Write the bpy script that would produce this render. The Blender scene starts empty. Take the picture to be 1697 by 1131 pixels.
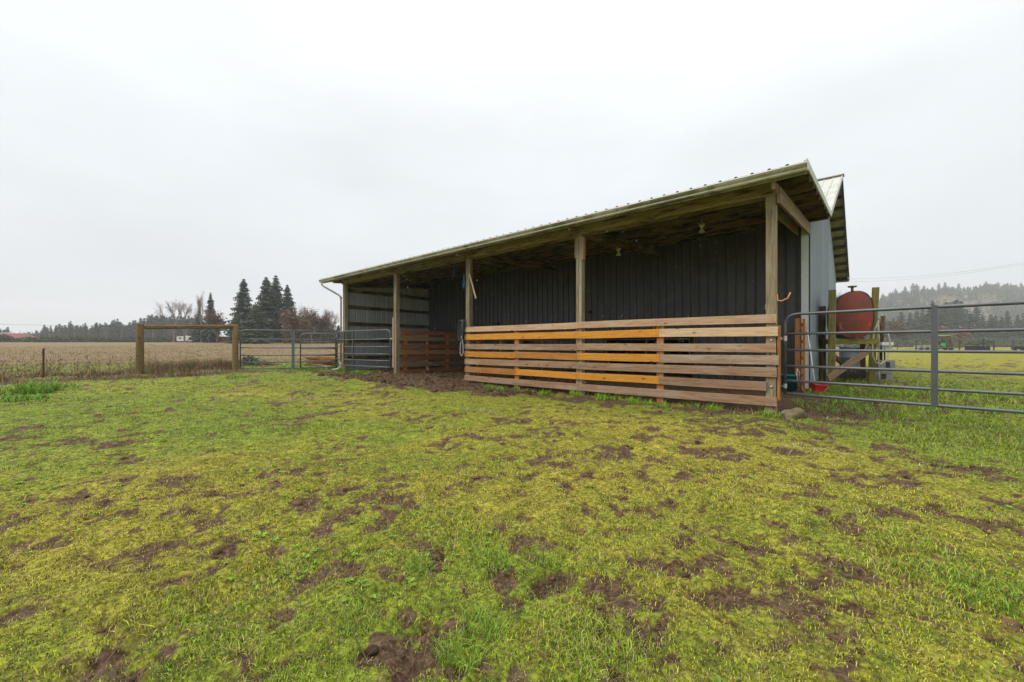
import bpy, math, random
import numpy as np
from mathutils import Matrix, Vector

random.seed(7)
rng = np.random.default_rng(11)
S = bpy.context.scene
COL = S.collection
R = math.radians

# ------------------------------------------------------------------ camera
CAMX, CAMY, CAMZ, YAW = 1.229, -7.874, 1.094, R(41.365)
FPX, HOR, UC = 675.4, 572.9, 848.5           # focal length and horizon on a 1697 px wide frame
cam_d = bpy.data.cameras.new('camera')
cam = bpy.data.objects.new('camera', cam_d)
COL.objects.link(cam)
cam.location = (CAMX, CAMY, CAMZ)
cam.rotation_euler = (R(90), 0, YAW)
cam_d.sensor_width = 36.0
cam_d.lens = FPX / 1697 * 36
cam_d.shift_y = (HOR - 565.5) / 1697
cam_d.clip_start = 0.05
cam_d.clip_end = 6000
S.camera = cam
FW = (-math.sin(YAW), math.cos(YAW))
RT = (math.cos(YAW), math.sin(YAW))

# ------------------------------------------------------------------ sky and light
W = bpy.data.worlds.new('World'); S.world = W; W.use_nodes = True
nt = W.node_tree; nt.nodes.clear()
def N(nt, t, **k):
    n = nt.nodes.new(t)
    for a, b in k.items(): setattr(n, a, b)
    return n
L = lambda nt, a, b: nt.links.new(a, b)
sky = N(nt, 'ShaderNodeTexSky', sky_type='NISHITA', sun_disc=False)
SUN_EL, SUN_AZ = R(52), R(215)
sky.sun_elevation = SUN_EL; sky.sun_rotation = SUN_AZ
sky.air_density = 2.0; sky.dust_density = 6.0
geo = N(nt, 'ShaderNodeTexCoord')
sep = N(nt, 'ShaderNodeSeparateXYZ'); L(nt, geo.outputs['Generated'], sep.inputs[0])
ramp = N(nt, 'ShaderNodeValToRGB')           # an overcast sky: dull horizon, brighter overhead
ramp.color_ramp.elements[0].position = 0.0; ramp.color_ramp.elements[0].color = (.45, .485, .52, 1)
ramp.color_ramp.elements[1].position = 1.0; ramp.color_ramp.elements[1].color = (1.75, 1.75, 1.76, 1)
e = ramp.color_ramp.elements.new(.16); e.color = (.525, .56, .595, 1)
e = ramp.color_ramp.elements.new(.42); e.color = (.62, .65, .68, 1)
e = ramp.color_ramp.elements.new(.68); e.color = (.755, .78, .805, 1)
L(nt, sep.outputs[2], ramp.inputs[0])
mp = N(nt, 'ShaderNodeMapping'); mp.inputs['Scale'].default_value = (1.2, 1.2, 3.6)
L(nt, geo.outputs['Generated'], mp.inputs[0])
nz = N(nt, 'ShaderNodeTexNoise'); nz.inputs['Scale'].default_value = 1.5; nz.inputs['Detail'].default_value = 4; nz.inputs['Roughness'].default_value = .5
L(nt, mp.outputs[0], nz.inputs['Vector'])
mr = N(nt, 'ShaderNodeMapRange'); mr.inputs['From Min'].default_value = .3; mr.inputs['From Max'].default_value = .7
mr.inputs['To Min'].default_value = .92; mr.inputs['To Max'].default_value = 1.07
L(nt, nz.outputs['Fac'], mr.inputs['Value'])
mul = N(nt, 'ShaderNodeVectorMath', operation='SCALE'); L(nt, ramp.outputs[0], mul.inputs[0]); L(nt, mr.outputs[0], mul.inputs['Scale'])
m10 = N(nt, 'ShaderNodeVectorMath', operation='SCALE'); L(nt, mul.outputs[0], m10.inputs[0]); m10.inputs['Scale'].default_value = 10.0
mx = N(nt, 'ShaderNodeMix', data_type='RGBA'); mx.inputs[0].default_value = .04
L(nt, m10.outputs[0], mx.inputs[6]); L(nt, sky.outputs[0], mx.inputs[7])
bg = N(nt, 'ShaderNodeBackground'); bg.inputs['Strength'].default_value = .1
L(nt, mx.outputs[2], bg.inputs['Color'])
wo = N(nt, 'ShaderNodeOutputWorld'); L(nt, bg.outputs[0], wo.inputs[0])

sl = bpy.data.lights.new('sun', 'SUN'); sl.energy = 1.5; sl.angle = R(40); sl.color = (1, .97, .92)
so = bpy.data.objects.new('sun', sl); COL.objects.link(so)
so.rotation_euler = (R(90) - SUN_EL, 0, R(180) - SUN_AZ)
so.location = (0, -10, 20)
S.view_settings.view_transform = 'Standard'; S.view_settings.look = 'None'
S.view_settings.exposure = 0.6; S.view_settings.gamma = 1
S.view_settings.use_curve_mapping = False
S.cycles.volume_bounces = 1
S.cycles.max_bounces = 6
S.cycles.diffuse_bounces = 4
S.cycles.volume_max_steps = 64

# ------------------------------------------------------------------ helpers
def at(u, v, d):
    """world point seen at photo pixel u, v and distance d along the view axis"""
    r = (u - UC) / FPX * d
    return Vector((CAMX + d*FW[0] + r*RT[0], CAMY + d*FW[1] + r*RT[1], CAMZ - (v - HOR)/FPX*d))
def ground(u, v, z=0.0):
    return at(u, v, (CAMZ - z)*FPX/(v - HOR))
WM = {}
def tag(o, label=None, cat=None, group=None, kind=None):
    if label: o['label'] = label
    if cat: o['category'] = cat
    if group: o['group'] = group
    if kind: o['kind'] = kind
    return o
def link(name, me, M=None, parent=None):
    o = bpy.data.objects.new(name, me); COL.objects.link(o)
    M = M or Matrix.Identity(4)
    WM[o] = M
    if parent is not None:
        o.parent = parent; o.matrix_basis = WM[parent].inverted() @ M
    else:
        o.matrix_basis = M
    return o
def empty(name, loc, label, cat, group=None, rz=0):
    M = Matrix.Translation(Vector(loc)) @ Matrix.Rotation(rz, 4, 'Z')
    o = link(name, None, M); o.empty_display_size = .2
    return tag(o, label, cat, group)
class MB:
    """collects shapes (in world or local coordinates) and links them as one mesh object"""
    def __init__(s): s.v = []; s.f = []
    def add(s, vs, fs):
        k = len(s.v); s.v += [tuple(p) for p in vs]; s.f += [tuple(i + k for i in f) for f in fs]; return s
    def box(s, c, d, M=None):
        x, y, z = (q/2 for q in d)
        vs = [Vector((c[0]+i*x, c[1]+j*y, c[2]+k*z)) for k in (-1, 1) for j in (-1, 1) for i in (-1, 1)]
        if M: vs = [M @ p for p in vs]
        return s.add(vs, [(0,2,3,1),(4,5,7,6),(0,1,5,4),(2,6,7,3),(0,4,6,2),(1,3,7,5)])
    def tube(s, pts, r, seg=8, cap=True):
        pts = [Vector(p) for p in pts]; n = len(pts)
        rs = r if isinstance(r, (list, tuple)) else [r]*n
        t0 = (pts[1]-pts[0]).normalized()
        up = Vector((0,0,1)) if abs(t0.z) < .9 else Vector((1,0,0))
        a = t0.cross(up).normalized(); vs = []
        for i, p in enumerate(pts):
            t = ((pts[min(i+1,n-1)]-p).normalized() + (p-pts[max(i-1,0)]).normalized())
            t = t.normalized() if t.length > 1e-9 else t0
            a = (a - t*a.dot(t)).normalized(); b = t.cross(a)
            vs += [p + (a*math.cos(2*math.pi*k/seg) + b*math.sin(2*math.pi*k/seg))*rs[i] for k in range(seg)]
        fs = [(i*seg+k, i*seg+(k+1)%seg, (i+1)*seg+(k+1)%seg, (i+1)*seg+k) for i in range(n-1) for k in range(seg)]
        if cap: fs += [tuple(range(seg))[::-1], tuple((n-1)*seg+k for k in range(seg))]
        return s.add(vs, fs)
    def lathe(s, prof, c=(0,0,0), seg=16, M=None):
        vs = []
        for r, z in prof:
            for k in range(seg):
                p = Vector((c[0]+r*math.cos(2*math.pi*k/seg), c[1]+r*math.sin(2*math.pi*k/seg), c[2]+z)); vs.append(M @ p if M else p)
        n = len(prof)
        return s.add(vs, [(i*seg+k, i*seg+(k+1)%seg, (i+1)*seg+(k+1)%seg, (i+1)*seg+k) for i in range(n-1) for k in range(seg)])
    def mesh(s, name, mat, smooth=False, parent=None):
        inv = WM[parent].inverted() if parent is not None else None
        me = bpy.data.meshes.new(name)
        me.from_pydata([inv @ Vector(p) for p in s.v] if inv else s.v, [], s.f)
        if mat: me.materials.append(mat)
        if smooth: me.polygons.foreach_set('use_smooth', [True]*len(me.polygons))
        me.update(); return me
    def build(s, name, mat, parent=None, smooth=False):
        me = s.mesh(name, mat, smooth, parent)
        return link(name, me, WM[parent] if parent is not None else None, parent)
def frame(p0, p1, roll=0, up=None):
    p0, p1 = Vector(p0), Vector(p1); x = (p1-p0).normalized()
    u = Vector(up) if up else (Vector((0,0,1)) if abs(x.z) < .9 else Vector((0,-1,0)))
    y = (u - x*u.dot(x)).normalized(); z = x.cross(y)
    M = Matrix((x, y, z)).transposed().to_4x4(); M.translation = (p0+p1)/2
    return M @ Matrix.Rotation(roll, 4, 'X')
def beam(name, p0, p1, w, t, mat, parent=None, up=None, roll=0, ch=.004, warp=0):
    """a sawn timber from p0 to p1; w along 'up', t across; chamfered, with a faint warp"""
    Ln = (Vector(p1)-Vector(p0)).length; a, b, c = w/2, t/2, min(ch, t/4)
    ring = [(-a+c,-b),(a-c,-b),(a,-b+c),(a,b-c),(a-c,b),(-a+c,b),(-a,b-c),(-a,-b+c)]
    k = 5 if warp else 2; vs = []; ph = random.uniform(0, 6)
    for i in range(k):
        q = i/(k-1); dy = warp*math.sin(ph+q*4); dz = warp*.6*math.cos(ph*2+q*3)
        vs += [((q-.5)*Ln, y+dy, z+dz) for y, z in ring]
    fs = [(i*8+j, i*8+(j+1)%8, (i+1)*8+(j+1)%8, (i+1)*8+j) for i in range(k-1) for j in range(8)]
    fs += [tuple(range(8))[::-1], tuple((k-1)*8+j for j in range(8))]
    me = bpy.data.meshes.new(name); me.from_pydata(vs, [], fs); me.materials.append(mat); me.update()
    return link(name, me, frame(p0, p1, roll, up), parent)

# ------------------------------------------------------------------ noise for the ground
_T = rng.random((256, 256))
def vnoise(x, y):
    xi = np.floor(x).astype(int); yi = np.floor(y).astype(int); fx = x-xi; fy = y-yi
    fx = fx*fx*(3-2*fx); fy = fy*fy*(3-2*fy); a = xi & 255; b = (xi+1) & 255; c = yi & 255; d = (yi+1) & 255
    return (_T[a,c]*(1-fx)+_T[b,c]*fx)*(1-fy)+(_T[a,d]*(1-fx)+_T[b,d]*fx)*fy
def fbm(x, y, s=1., o=4, rough=.5, off=0.):
    x = np.asarray(x, float)*s+off+100; y = np.asarray(y, float)*s+off*1.7+100; t = 0; a = 1; n = 0
    for i in range(o):
        t = t + a*vnoise(x*np.cos(.6*i)-y*np.sin(.6*i)+37*i, x*np.sin(.6*i)+y*np.cos(.6*i)+11*i); n += a; a *= rough; x = x*2.03; y = y*2.03
    return t/n
def sstep(a, b, x):
    t = np.clip((np.asarray(x, float)-a)/(b-a), 0, 1); return t*t*(3-2*t)

# ------------------------------------------------------------------ materials
def newmat(name):
    m = bpy.data.materials.new(name); m.use_nodes = True; n = m.node_tree; n.nodes.clear()
    out = N(n, 'ShaderNodeOutputMaterial'); b = N(n, 'ShaderNodeBsdfPrincipled'); L(n, b.outputs[0], out.inputs[0])
    return m, n, b
def ramp_of(n, fac, stops):
    r = N(n, 'ShaderNodeValToRGB'); els = r.color_ramp.elements
    els[0].position, els[0].color = stops[0][0], (*stops[0][1], 1); els[1].position, els[1].color = stops[-1][0], (*stops[-1][1], 1)
    for p, c in stops[1:-1]: e = els.new(p); e.color = (*c, 1)
    L(n, fac, r.inputs[0]); return r.outputs[0]
def coords(n, scale, kind='Object', rand=True):
    tc = N(n, 'ShaderNodeTexCoord'); src = tc.outputs[kind]
    if rand:
        oi = N(n, 'ShaderNodeObjectInfo'); k = N(n, 'ShaderNodeMath', operation='MULTIPLY'); k.inputs[1].default_value = 91.; L(n, oi.outputs['Random'], k.inputs[0])
        ad = N(n, 'ShaderNodeVectorMath', operation='ADD'); L(n, src, ad.inputs[0]); L(n, k.outputs[0], ad.inputs[1]); src = ad.outputs[0]
    mpn = N(n, 'ShaderNodeMapping'); mpn.inputs['Scale'].default_value = scale; L(n, src, mpn.inputs[0]); return mpn.outputs[0]
def noise(n, vec, sc, det=5, rough=.6, dist=0):
    t = N(n, 'ShaderNodeTexNoise'); t.inputs['Scale'].default_value = sc; t.inputs['Detail'].default_value = det
    t.inputs['Roughness'].default_value = rough; t.inputs['Distortion'].default_value = dist; L(n, vec, t.inputs['Vector']); return t.outputs['Fac']
def mixc(n, fac, a, b, mode='MIX'):
    m = N(n, 'ShaderNodeMix', data_type='RGBA', blend_type=mode)
    if isinstance(fac, (int, float)): m.inputs[0].default_value = fac
    else: L(n, fac, m.inputs[0])
    for s, q in ((6, a), (7, b)):
        if isinstance(q, tuple): m.inputs[s].default_value = (*q, 1)
        else: L(n, q, m.inputs[s])
    return m.outputs[2]
def rng_(n, x, a, b, c=0., d=1.):
    m = N(n, 'ShaderNodeMapRange'); L(n, x, m.inputs['Value'])
    for k, q in zip(('From Min','From Max','To Min','To Max'), (a, b, c, d)): m.inputs[k].default_value = q
    return m.outputs[0]
def bump(n, b, h, st=.3, dist=.01):
    k = N(n, 'ShaderNodeBump'); k.inputs['Strength'].default_value = st; k.inputs['Distance'].default_value = dist
    L(n, h, k.inputs['Height']); L(n, k.outputs[0], b.inputs['Normal'])
def wood(name, c1, c2, c3, grey=None, greyamt=0., moss=0., mossc=(.10,.12,.02), rough=.75, knots=True, stain=.56):
    """sawn wood: grain along local X, knots, weathering, moss"""
    m, n, b = newmat(name)
    g = noise(n, coords(n, (1.1, 22, 22)), 2.2, 8, .62, .6)
    fine = noise(n, coords(n, (3, 120, 120)), 2., 4, .6)
    col = ramp_of(n, g, [(.25, c3), (.46, c2), (.62, c1), (.85, c2)])
    col = mixc(n, rng_(n, fine, .3, .75, .0, .45), col, tuple(q*.45 for q in c3))
    if knots:
        v = N(n, 'ShaderNodeTexVoronoi'); v.inputs['Scale'].default_value = 1.; v.inputs['Randomness'].default_value = 1.
        L(n, coords(n, (2.9, 6.5, 6.5)), v.inputs['Vector'])
        col = mixc(n, rng_(n, v.outputs['Distance'], .07, .15, .85, 0), col, tuple(q*.22 for q in c2))
    if grey:
        w = noise(n, coords(n, (.7, 3.5, 3.5)), 1.6, 5, .6)
        col = mixc(n, rng_(n, w, .62-greyamt*.45, .78-greyamt*.35, 0, .9), col, grey)
    if moss:
        w = noise(n, coords(n, (2.2, 4, 4)), 2.4, 7, .7)
        col = mixc(n, rng_(n, w, .66-moss*.35, .76-moss*.2, 0, .85), col, mossc)
        w2 = noise(n, coords(n, (.8, 6, 6)), 1.9, 7, .75)
        col = mixc(n, rng_(n, w2, stain, stain+.1, 0, .88), col, tuple(q*.25 for q in c3))
    hs = N(n, 'ShaderNodeHueSaturation'); oi = N(n, 'ShaderNodeObjectInfo')
    L(n, rng_(n, oi.outputs['Random'], 0, 1, .8, 1.15), hs.inputs['Value']); L(n, col, hs.inputs['Color'])
    L(n, hs.outputs[0], b.inputs['Base Color']); b.inputs['Roughness'].default_value = rough; b.inputs['Specular IOR Level'].default_value = .2
    bump(n, b, g, .35, .006); return m
def plain(name, c, rough=.5, metal=0., var=.25, sc=6., c2=None, amt=.5, bumpy=.15, bsc=None, lo=.5, coat=0):
    """paint, metal, plastic or stone with uneven tone and dirt of its own"""
    m, n, b = newmat(name)
    co = coords(n, (1, 1, 1)); g = noise(n, co, sc, 6, .65)
    col = ramp_of(n, g, [(.25, tuple(q*(1-var) for q in c)), (.5, c), (.78, tuple(min(1, q*(1+var*.6)) for q in c))])
    if c2:
        g2 = noise(n, co, sc*.55, 7, .7, .4); col = mixc(n, rng_(n, g2, lo, lo+.14, 0, amt), col, c2)
    L(n, col, b.inputs['Base Color']); b.inputs['Roughness'].default_value = rough; b.inputs['Metallic'].default_value = metal
    L(n, rng_(n, g, .2, .8, max(.05, rough-.12), min(1, rough+.12)), b.inputs['Roughness'])
    if coat: b.inputs['Coat Weight'].default_value = coat
    if bumpy: bump(n, b, noise(n, co, bsc or sc*5, 5, .6), bumpy, .01)
    return m

M = {}
M['roofshade'] = plain('dark_brown_roof_shade', (.02,.015,.011), .9, 0, .4, 2)  # near-black colour that stands in for shade under the roof
M['weathered'] = wood('weathered_brown_wood', (.45,.285,.17), (.335,.20,.115), (.16,.092,.052), (.37,.29,.21), .3)
M['toprail']   = wood('pinkish_tan_wood', (.62,.42,.265), (.50,.32,.195), (.29,.175,.10), (.48,.37,.28), .15)
M['orange']    = wood('bright_orange_stained_wood', (.72,.34,.055), (.62,.265,.035), (.40,.15,.022))
M['dullorange']= wood('dull_orange_wood', (.54,.25,.06), (.43,.18,.04), (.24,.09,.024), (.33,.19,.10), .25)
M['pale']      = wood('pale_tan_wood', (.68,.49,.31), (.58,.40,.24), (.40,.25,.13))
M['stake']     = wood('orange_brown_stake_wood', (.55,.25,.09), (.44,.185,.065), (.26,.10,.038))
M['redwood']   = wood('dark_red_brown_wood', (.36,.15,.055), (.27,.10,.036), (.11,.04,.015), (.17,.11,.06), .15)
M['brownred']  = wood('dull_red_brown_wood', (.42,.23,.11), (.32,.165,.075), (.18,.085,.04), (.2,.14,.09), .3)
M['post']      = wood('treated_tan_post_wood', (.37,.295,.19), (.28,.22,.135), (.15,.11,.065), (.34,.31,.22), .3, moss=.12, mossc=(.28,.27,.09), stain=.6)
M['roundpost'] = wood('mossy_round_post_wood', (.30,.20,.09), (.21,.14,.06), (.11,.07,.03), (.17,.15,.08), .3, moss=.3, mossc=(.17,.16,.04))
M['header']    = wood('mossy_header_wood', (.42,.34,.17), (.30,.23,.11), (.11,.08,.035), moss=.35, mossc=(.27,.27,.07), stain=.52)
M['rafter']    = wood('brown_rafter_wood', (.36,.25,.16), (.27,.175,.11), (.14,.085,.05), (.30,.25,.20), .25, moss=.1)
M['purlin']    = wood('stained_purlin_wood', (.25,.17,.08), (.15,.10,.045), (.05,.032,.015), moss=.15, mossc=(.17,.17,.05), stain=.47)
M['mossywood'] = wood('green_mossy_timber', (.30,.25,.10), (.22,.18,.065), (.09,.07,.028), moss=.6, mossc=(.26,.25,.04))
M['old']       = wood('grey_old_board_wood', (.40,.285,.19), (.30,.205,.13), (.15,.10,.062), (.36,.30,.23), .35)
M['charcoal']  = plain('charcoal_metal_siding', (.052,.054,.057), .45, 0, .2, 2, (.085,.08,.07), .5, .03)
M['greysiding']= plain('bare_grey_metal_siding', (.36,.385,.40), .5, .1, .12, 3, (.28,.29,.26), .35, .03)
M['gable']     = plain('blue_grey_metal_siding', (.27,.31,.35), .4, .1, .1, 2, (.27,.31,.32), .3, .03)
m_ = M['gable']; n_ = m_.node_tree; b_ = n_.nodes['Principled BSDF']; l_ = b_.inputs['Base Color'].links[0].from_socket
oi_ = N(n_, 'ShaderNodeObjectInfo'); hs_ = N(n_, 'ShaderNodeHueSaturation'); L(n_, l_, hs_.inputs['Color']); L(n_, rng_(n_, oi_.outputs['Random'], 0, 1, .82, 1.18), hs_.inputs['Value']); L(n_, hs_.outputs[0], b_.inputs['Base Color'])
M['trim']      = plain('white_metal_trim', (.66,.69,.71), .4, 0, .08, 4, (.4,.42,.38), .3, .03)
M['roofm']     = plain('mossy_white_roof_metal', (.50,.50,.45), .5, 0, .14, 2.5, (.23,.24,.14), .6, .05, lo=.46)
M['gutter']    = plain('algae_stained_gutter_metal', (.35,.335,.24), .5, 0, .35, 3, (.11,.10,.045), .9, .05, lo=.45)
M['gutterlip'] = plain('white_gutter_lip_metal', (.62,.62,.52), .4, 0, .15, 6, (.3,.32,.15), .6, .02)
M['downspout'] = plain('tan_downspout_metal', (.40,.37,.29), .45, 0, .12, 4, (.25,.25,.15), .4, .03)
M['gategrey']  = plain('grey_painted_gate_steel', (.09,.098,.11), .36, .3, .25, 5, (.15,.13,.11), .45, .06)
M['gatefar']   = plain('blue_grey_gate_steel', (.125,.135,.15), .38, .3, .15, 5, (.1,.1,.1), .3, .02)
M['galv']      = plain('galvanised_steel', (.5,.52,.54), .35, .8, .15, 9, bumpy=.02)
M['rusty']     = plain('rusty_steel', (.15,.055,.03), .8, .1, .35, 12, (.07,.03,.02), .6, .2)
M['tank']      = plain('red_oxide_tank_paint', (.30,.045,.028), .6, 0, .35, 3.2, (.12,.055,.035), .7, .12, lo=.47)
M['tankworn']  = plain('faded_pink_tank_paint', (.34,.17,.14), .75, 0, .3, 7)
M['tankside']  = plain('dark_mossy_tank_side', (.07,.07,.06), .6, 0, .4, 4, (.10,.11,.06), .6)
M['black']     = plain('black_plastic', (.012,.012,.013), .45, 0, .2, 5, bumpy=.03)
M['teal']      = plain('teal_plastic', (.0,.15,.17), .38, 0, .15, 4, (.02,.12,.13), .4, .02)
M['redplastic']= plain('red_plastic', (.5,.02,.025), .4, 0, .15, 5, bumpy=.03)
M['pink']      = plain('pink_red_plastic', (.45,.02,.05), .45, 0, .15, 5, bumpy=.02)
M['white']     = plain('white_plastic', (.72,.72,.70), .5, 0, .1, 6, (.4,.38,.3), .3, .03)
M['hose']      = plain('beige_hose_rubber', (.42,.38,.29), .5, 0, .15, 8, (.25,.24,.15), .4, .03)
M['rope_or']   = plain('orange_rope', (.6,.25,.09), .8, 0, .2, 60)
M['rope_bl']   = plain('blue_rope', (.03,.15,.24), .8, 0, .2, 60)
M['rope_gr']   = plain('grey_rope', (.34,.34,.35), .8, 0, .2, 60)
M['strap']     = plain('black_nylon_strap', (.015,.016,.02), .7, 0, .2, 30)
M['rock']      = plain('brown_mossy_rock', (.15,.11,.06), .85, 0, .45, 9, (.10,.11,.03), .7, .8, 22)
M['concrete']  = plain('grey_concrete', (.24,.24,.235), .85, 0, .15, 8, (.14,.14,.12), .5, .3)
M['bark']      = plain('dark_bark', (.07,.05,.037), .9, 0, .3, 3, (.1,.1,.07), .4, .3)
M['greybark']  = plain('grey_bark', (.17,.145,.12), .9, 0, .25, 2, bumpy=.2)
M['fir']       = plain('dark_fir_needles', (.028,.048,.036), .85, 0, .4, .7, (.05,.065,.03), .5, 0)
M['fir2']      = plain('green_fir_needles', (.05,.075,.03), .85, 0, .4, .7, (.07,.085,.03), .5, 0)
M['farfir']    = plain('far_forest_needles', (.022,.04,.034), .9, 0, .5, .12, (.04,.05,.03), .5, 0)
M['brown']     = plain('rust_brown_twigs', (.15,.09,.055), .9, 0, .35, .8, (.11,.09,.05), .5, 0)
M['twig']      = plain('grey_brown_twigs', (.16,.125,.10), .9, 0, .3, .8, bumpy=0)
M['redtwig']   = plain('reddish_willow_twigs', (.17,.09,.065), .9, 0, .3, .8, bumpy=0)
M['hedge']     = plain('dark_green_hedge_leaves', (.04,.065,.02), .9, 0, .5, .3, (.09,.07,.04), .6, 0)
M['redbarn']   = plain('barn_red_paint', (.17,.035,.03), .7, 0, .15, 1, bumpy=0)
M['greyroof']  = plain('pale_grey_roof', (.42,.44,.47), .6, 0, .1, 1, bumpy=0)
M['glass']     = plain('dark_glass', (.02,.025,.03), .1, 0, .1, 1, bumpy=0)
M['tractor']   = plain('green_tractor_paint', (.03,.30,.07), .4, 0, .1, 2, bumpy=0)
M['cabroof']   = plain('pale_green_canopy', (.25,.5,.32), .5, 0, .1, 2, bumpy=0)
M['tyre']      = plain('black_tyre_rubber', (.02,.02,.02), .8, 0, .2, 8)
M['yellow']    = plain('yellow_paint', (.55,.4,.03), .4, 0, .1, 2, bumpy=0)
M['greyblue']  = plain('blue_grey_barrel_paint', (.30,.33,.36), .5, 0, .15, 3, bumpy=.03)
M['wire']      = plain('dull_wire_steel', (.12,.11,.10), .6, .5, .2, 20, bumpy=0)
M['branches']  = plain('cut_green_branches', (.06,.10,.05), .8, 0, .4, 3, (.14,.12,.07), .5, 0)
M['lampw']     = plain('white_porcelain', (.62,.62,.52), .35, 0, .1, 8, (.35,.33,.22), .4, .02)

# ------------------------------------------------------------------ terrain
bay, D, GX = 3.66, 4.17, .09
XL = -4*bay
HB = 3.55
P1 = ground(232, 627, .05); P2 = ground(390, 618, .08)       # the two wooden fence posts
fdir = Vector((P1.x-P2.x, P1.y-P2.y)).normalized()          # the wire fence runs on along this line
fnor = Vector((-fdir.y, fdir.x))
if fnor.dot(Vector((CAMX-P1.x, CAMY-P1.y))) > 0: fnor = -fnor    # points away from the camera
def camspace(x, y):
    dx, dy = x-CAMX, y-CAMY
    return dx*FW[0]+dy*FW[1], dx*RT[0]+dy*RT[1]
gln = Vector((XL-.12-P2.x, -.28-P2.y)).normalized(); gno = Vector((-gln.y, gln.x))
if gno.dot(Vector((CAMX-P2.x, CAMY-P2.y))) > 0: gno = -gno
def beyond(x, y):
    """metres beyond the left fence and gate line (negative: inside the paddock)"""
    a = (x-P2.x)*fnor.x+(y-P2.y)*fnor.y
    b = (x-P2.x)*gno.x+(y-P2.y)*gno.y
    return np.where(x > XL, np.where((y > D+10.5) & (x < 0), 20., -5.), np.maximum(a, b))
def onfence(x, y):
    """1 along the wire fence, 0 along the gates"""
    return sstep(-.6, .3, (x-P2.x)*fdir.x+(y-P2.y)*fdir.y)
# bare patches: (u, v, half width px, half height px, strength)
PATCH = [(740,965,45,22,1),(885,985,60,26,1.1),(800,960,36,16,.6),(640,1085,50,30,1),(1050,935,50,18,.9),(1330,1045,40,16,.5),
 (1225,985,70,20,.8),(1330,1015,60,18,.7),(1515,1020,34,20,1),(380,1095,40,30,.8),(260,1075,35,20,.5),(290,790,40,9,.5),(150,815,30,8,.5),
 (30,900,36,10,.8),(20,880,30,8,.7),(200,785,34,7,.6),(120,855,40,9,.5),(350,860,30,8,.5),(560,855,28,10,.6),(620,880,28,14,.8),
 (420,800,26,6,.6),(250,870,50,9,.4),(10,1010,18,14,.7),(470,1050,20,12,.4),(700,900,26,10,.7),(840,865,22,8,.5),(875,685,26,6,.9),(920,695,22,5,.7),
 (990,735,34,7,.5),(1065,725,26,7,.7),(1120,655,30,5,.6),(1075,665,34,6,.7),(1415,705,14,6,1.1),(1530,810,30,9,1),(1650,765,14,5,1),
 (1400,700,30,5,.5),(1360,835,16,5,.7),(1270,820,20,6,.6),(1660,940,30,9,.9),(1300,900,24,7,.5),(1410,885,26,6,.7),(1180,900,40,9,.5),(1470,975,50,12,.7),
 (30,730,16,5,1),(190,712,14,4,.9),(60,705,20,5,.6),(125,725,30,5,.6),(160,750,24,5,.5),(300,668,30,4,.5),(210,662,20,3,.5),
 (620,745,26,6,.5),(680,790,24,6,.5),(740,830,30,7,.4),(560,770,24,6,.4),(330,930,46,10,.45),(180,940,40,10,.5),(90,1000,36,10,.45),
 (1240,760,20,5,.4),(1180,680,26,5,.5),(1200,720,20,5,.5),(980,1000,30,12,.5),(950,1085,40,16,.6),(1080,1100,30,14,.5),(1590,900,30,8,.4),(820,800,30,6,.35),(1000,830,30,7,.4)]
PW = []
for u, v, hw, hh, s in PATCH:
    c = ground(u, v); PW.append((c.x, c.y, hw*CAMZ/(v-HOR), hh*CAMZ*FPX/(v-HOR)**2, s))
def dents(x, y, cell=.34):
    """0..1 depth of old hoof prints, one in most cells of a jittered grid"""
    gx, gy = np.floor(x/cell), np.floor(y/cell); out = np.zeros(np.shape(x))
    for i in (-1, 0, 1):
        for j in (-1, 0, 1):
            cx, cy = gx+i, gy+j; a = cx.astype(int) & 255; b = cy.astype(int) & 255
            px = (cx+.15+.7*_T[a, b])*cell; py = (cy+.15+.7*_T[b, a-7])*cell; th_ = _T[a-31, b]*6.28; rr = .045+.045*_T[a, b-19]
            dx, dy = x-px, y-py; p = (dx*np.cos(th_)+dy*np.sin(th_))/rr; q = (-dx*np.sin(th_)+dy*np.cos(th_))/(rr*1.35)
            w = np.clip(1.15-np.sqrt(p*p+q*q), 0, 1)*(_T[a-3, b-5] > .42)*(.4+.6*_T[b-11, a]); out = np.maximum(out, w)
    return out
ZONES = [(880,990,330,130,1.),(1290,960,230,110,1.),(640,880,160,60,.7),(170,860,260,110,.7),(430,1090,200,60,.6),(620,790,200,50,.6),(950,760,260,60,.5),(1050,680,180,22,.7),(60,735,180,50,.6),(1560,900,150,120,.5)]
ZW = []
for u, v, hw, hh, s in ZONES:
    c = ground(u, v); ZW.append((c.x, c.y, hw*CAMZ/(v-HOR), hh*CAMZ*FPX/(v-HOR)**2, s))
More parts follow.
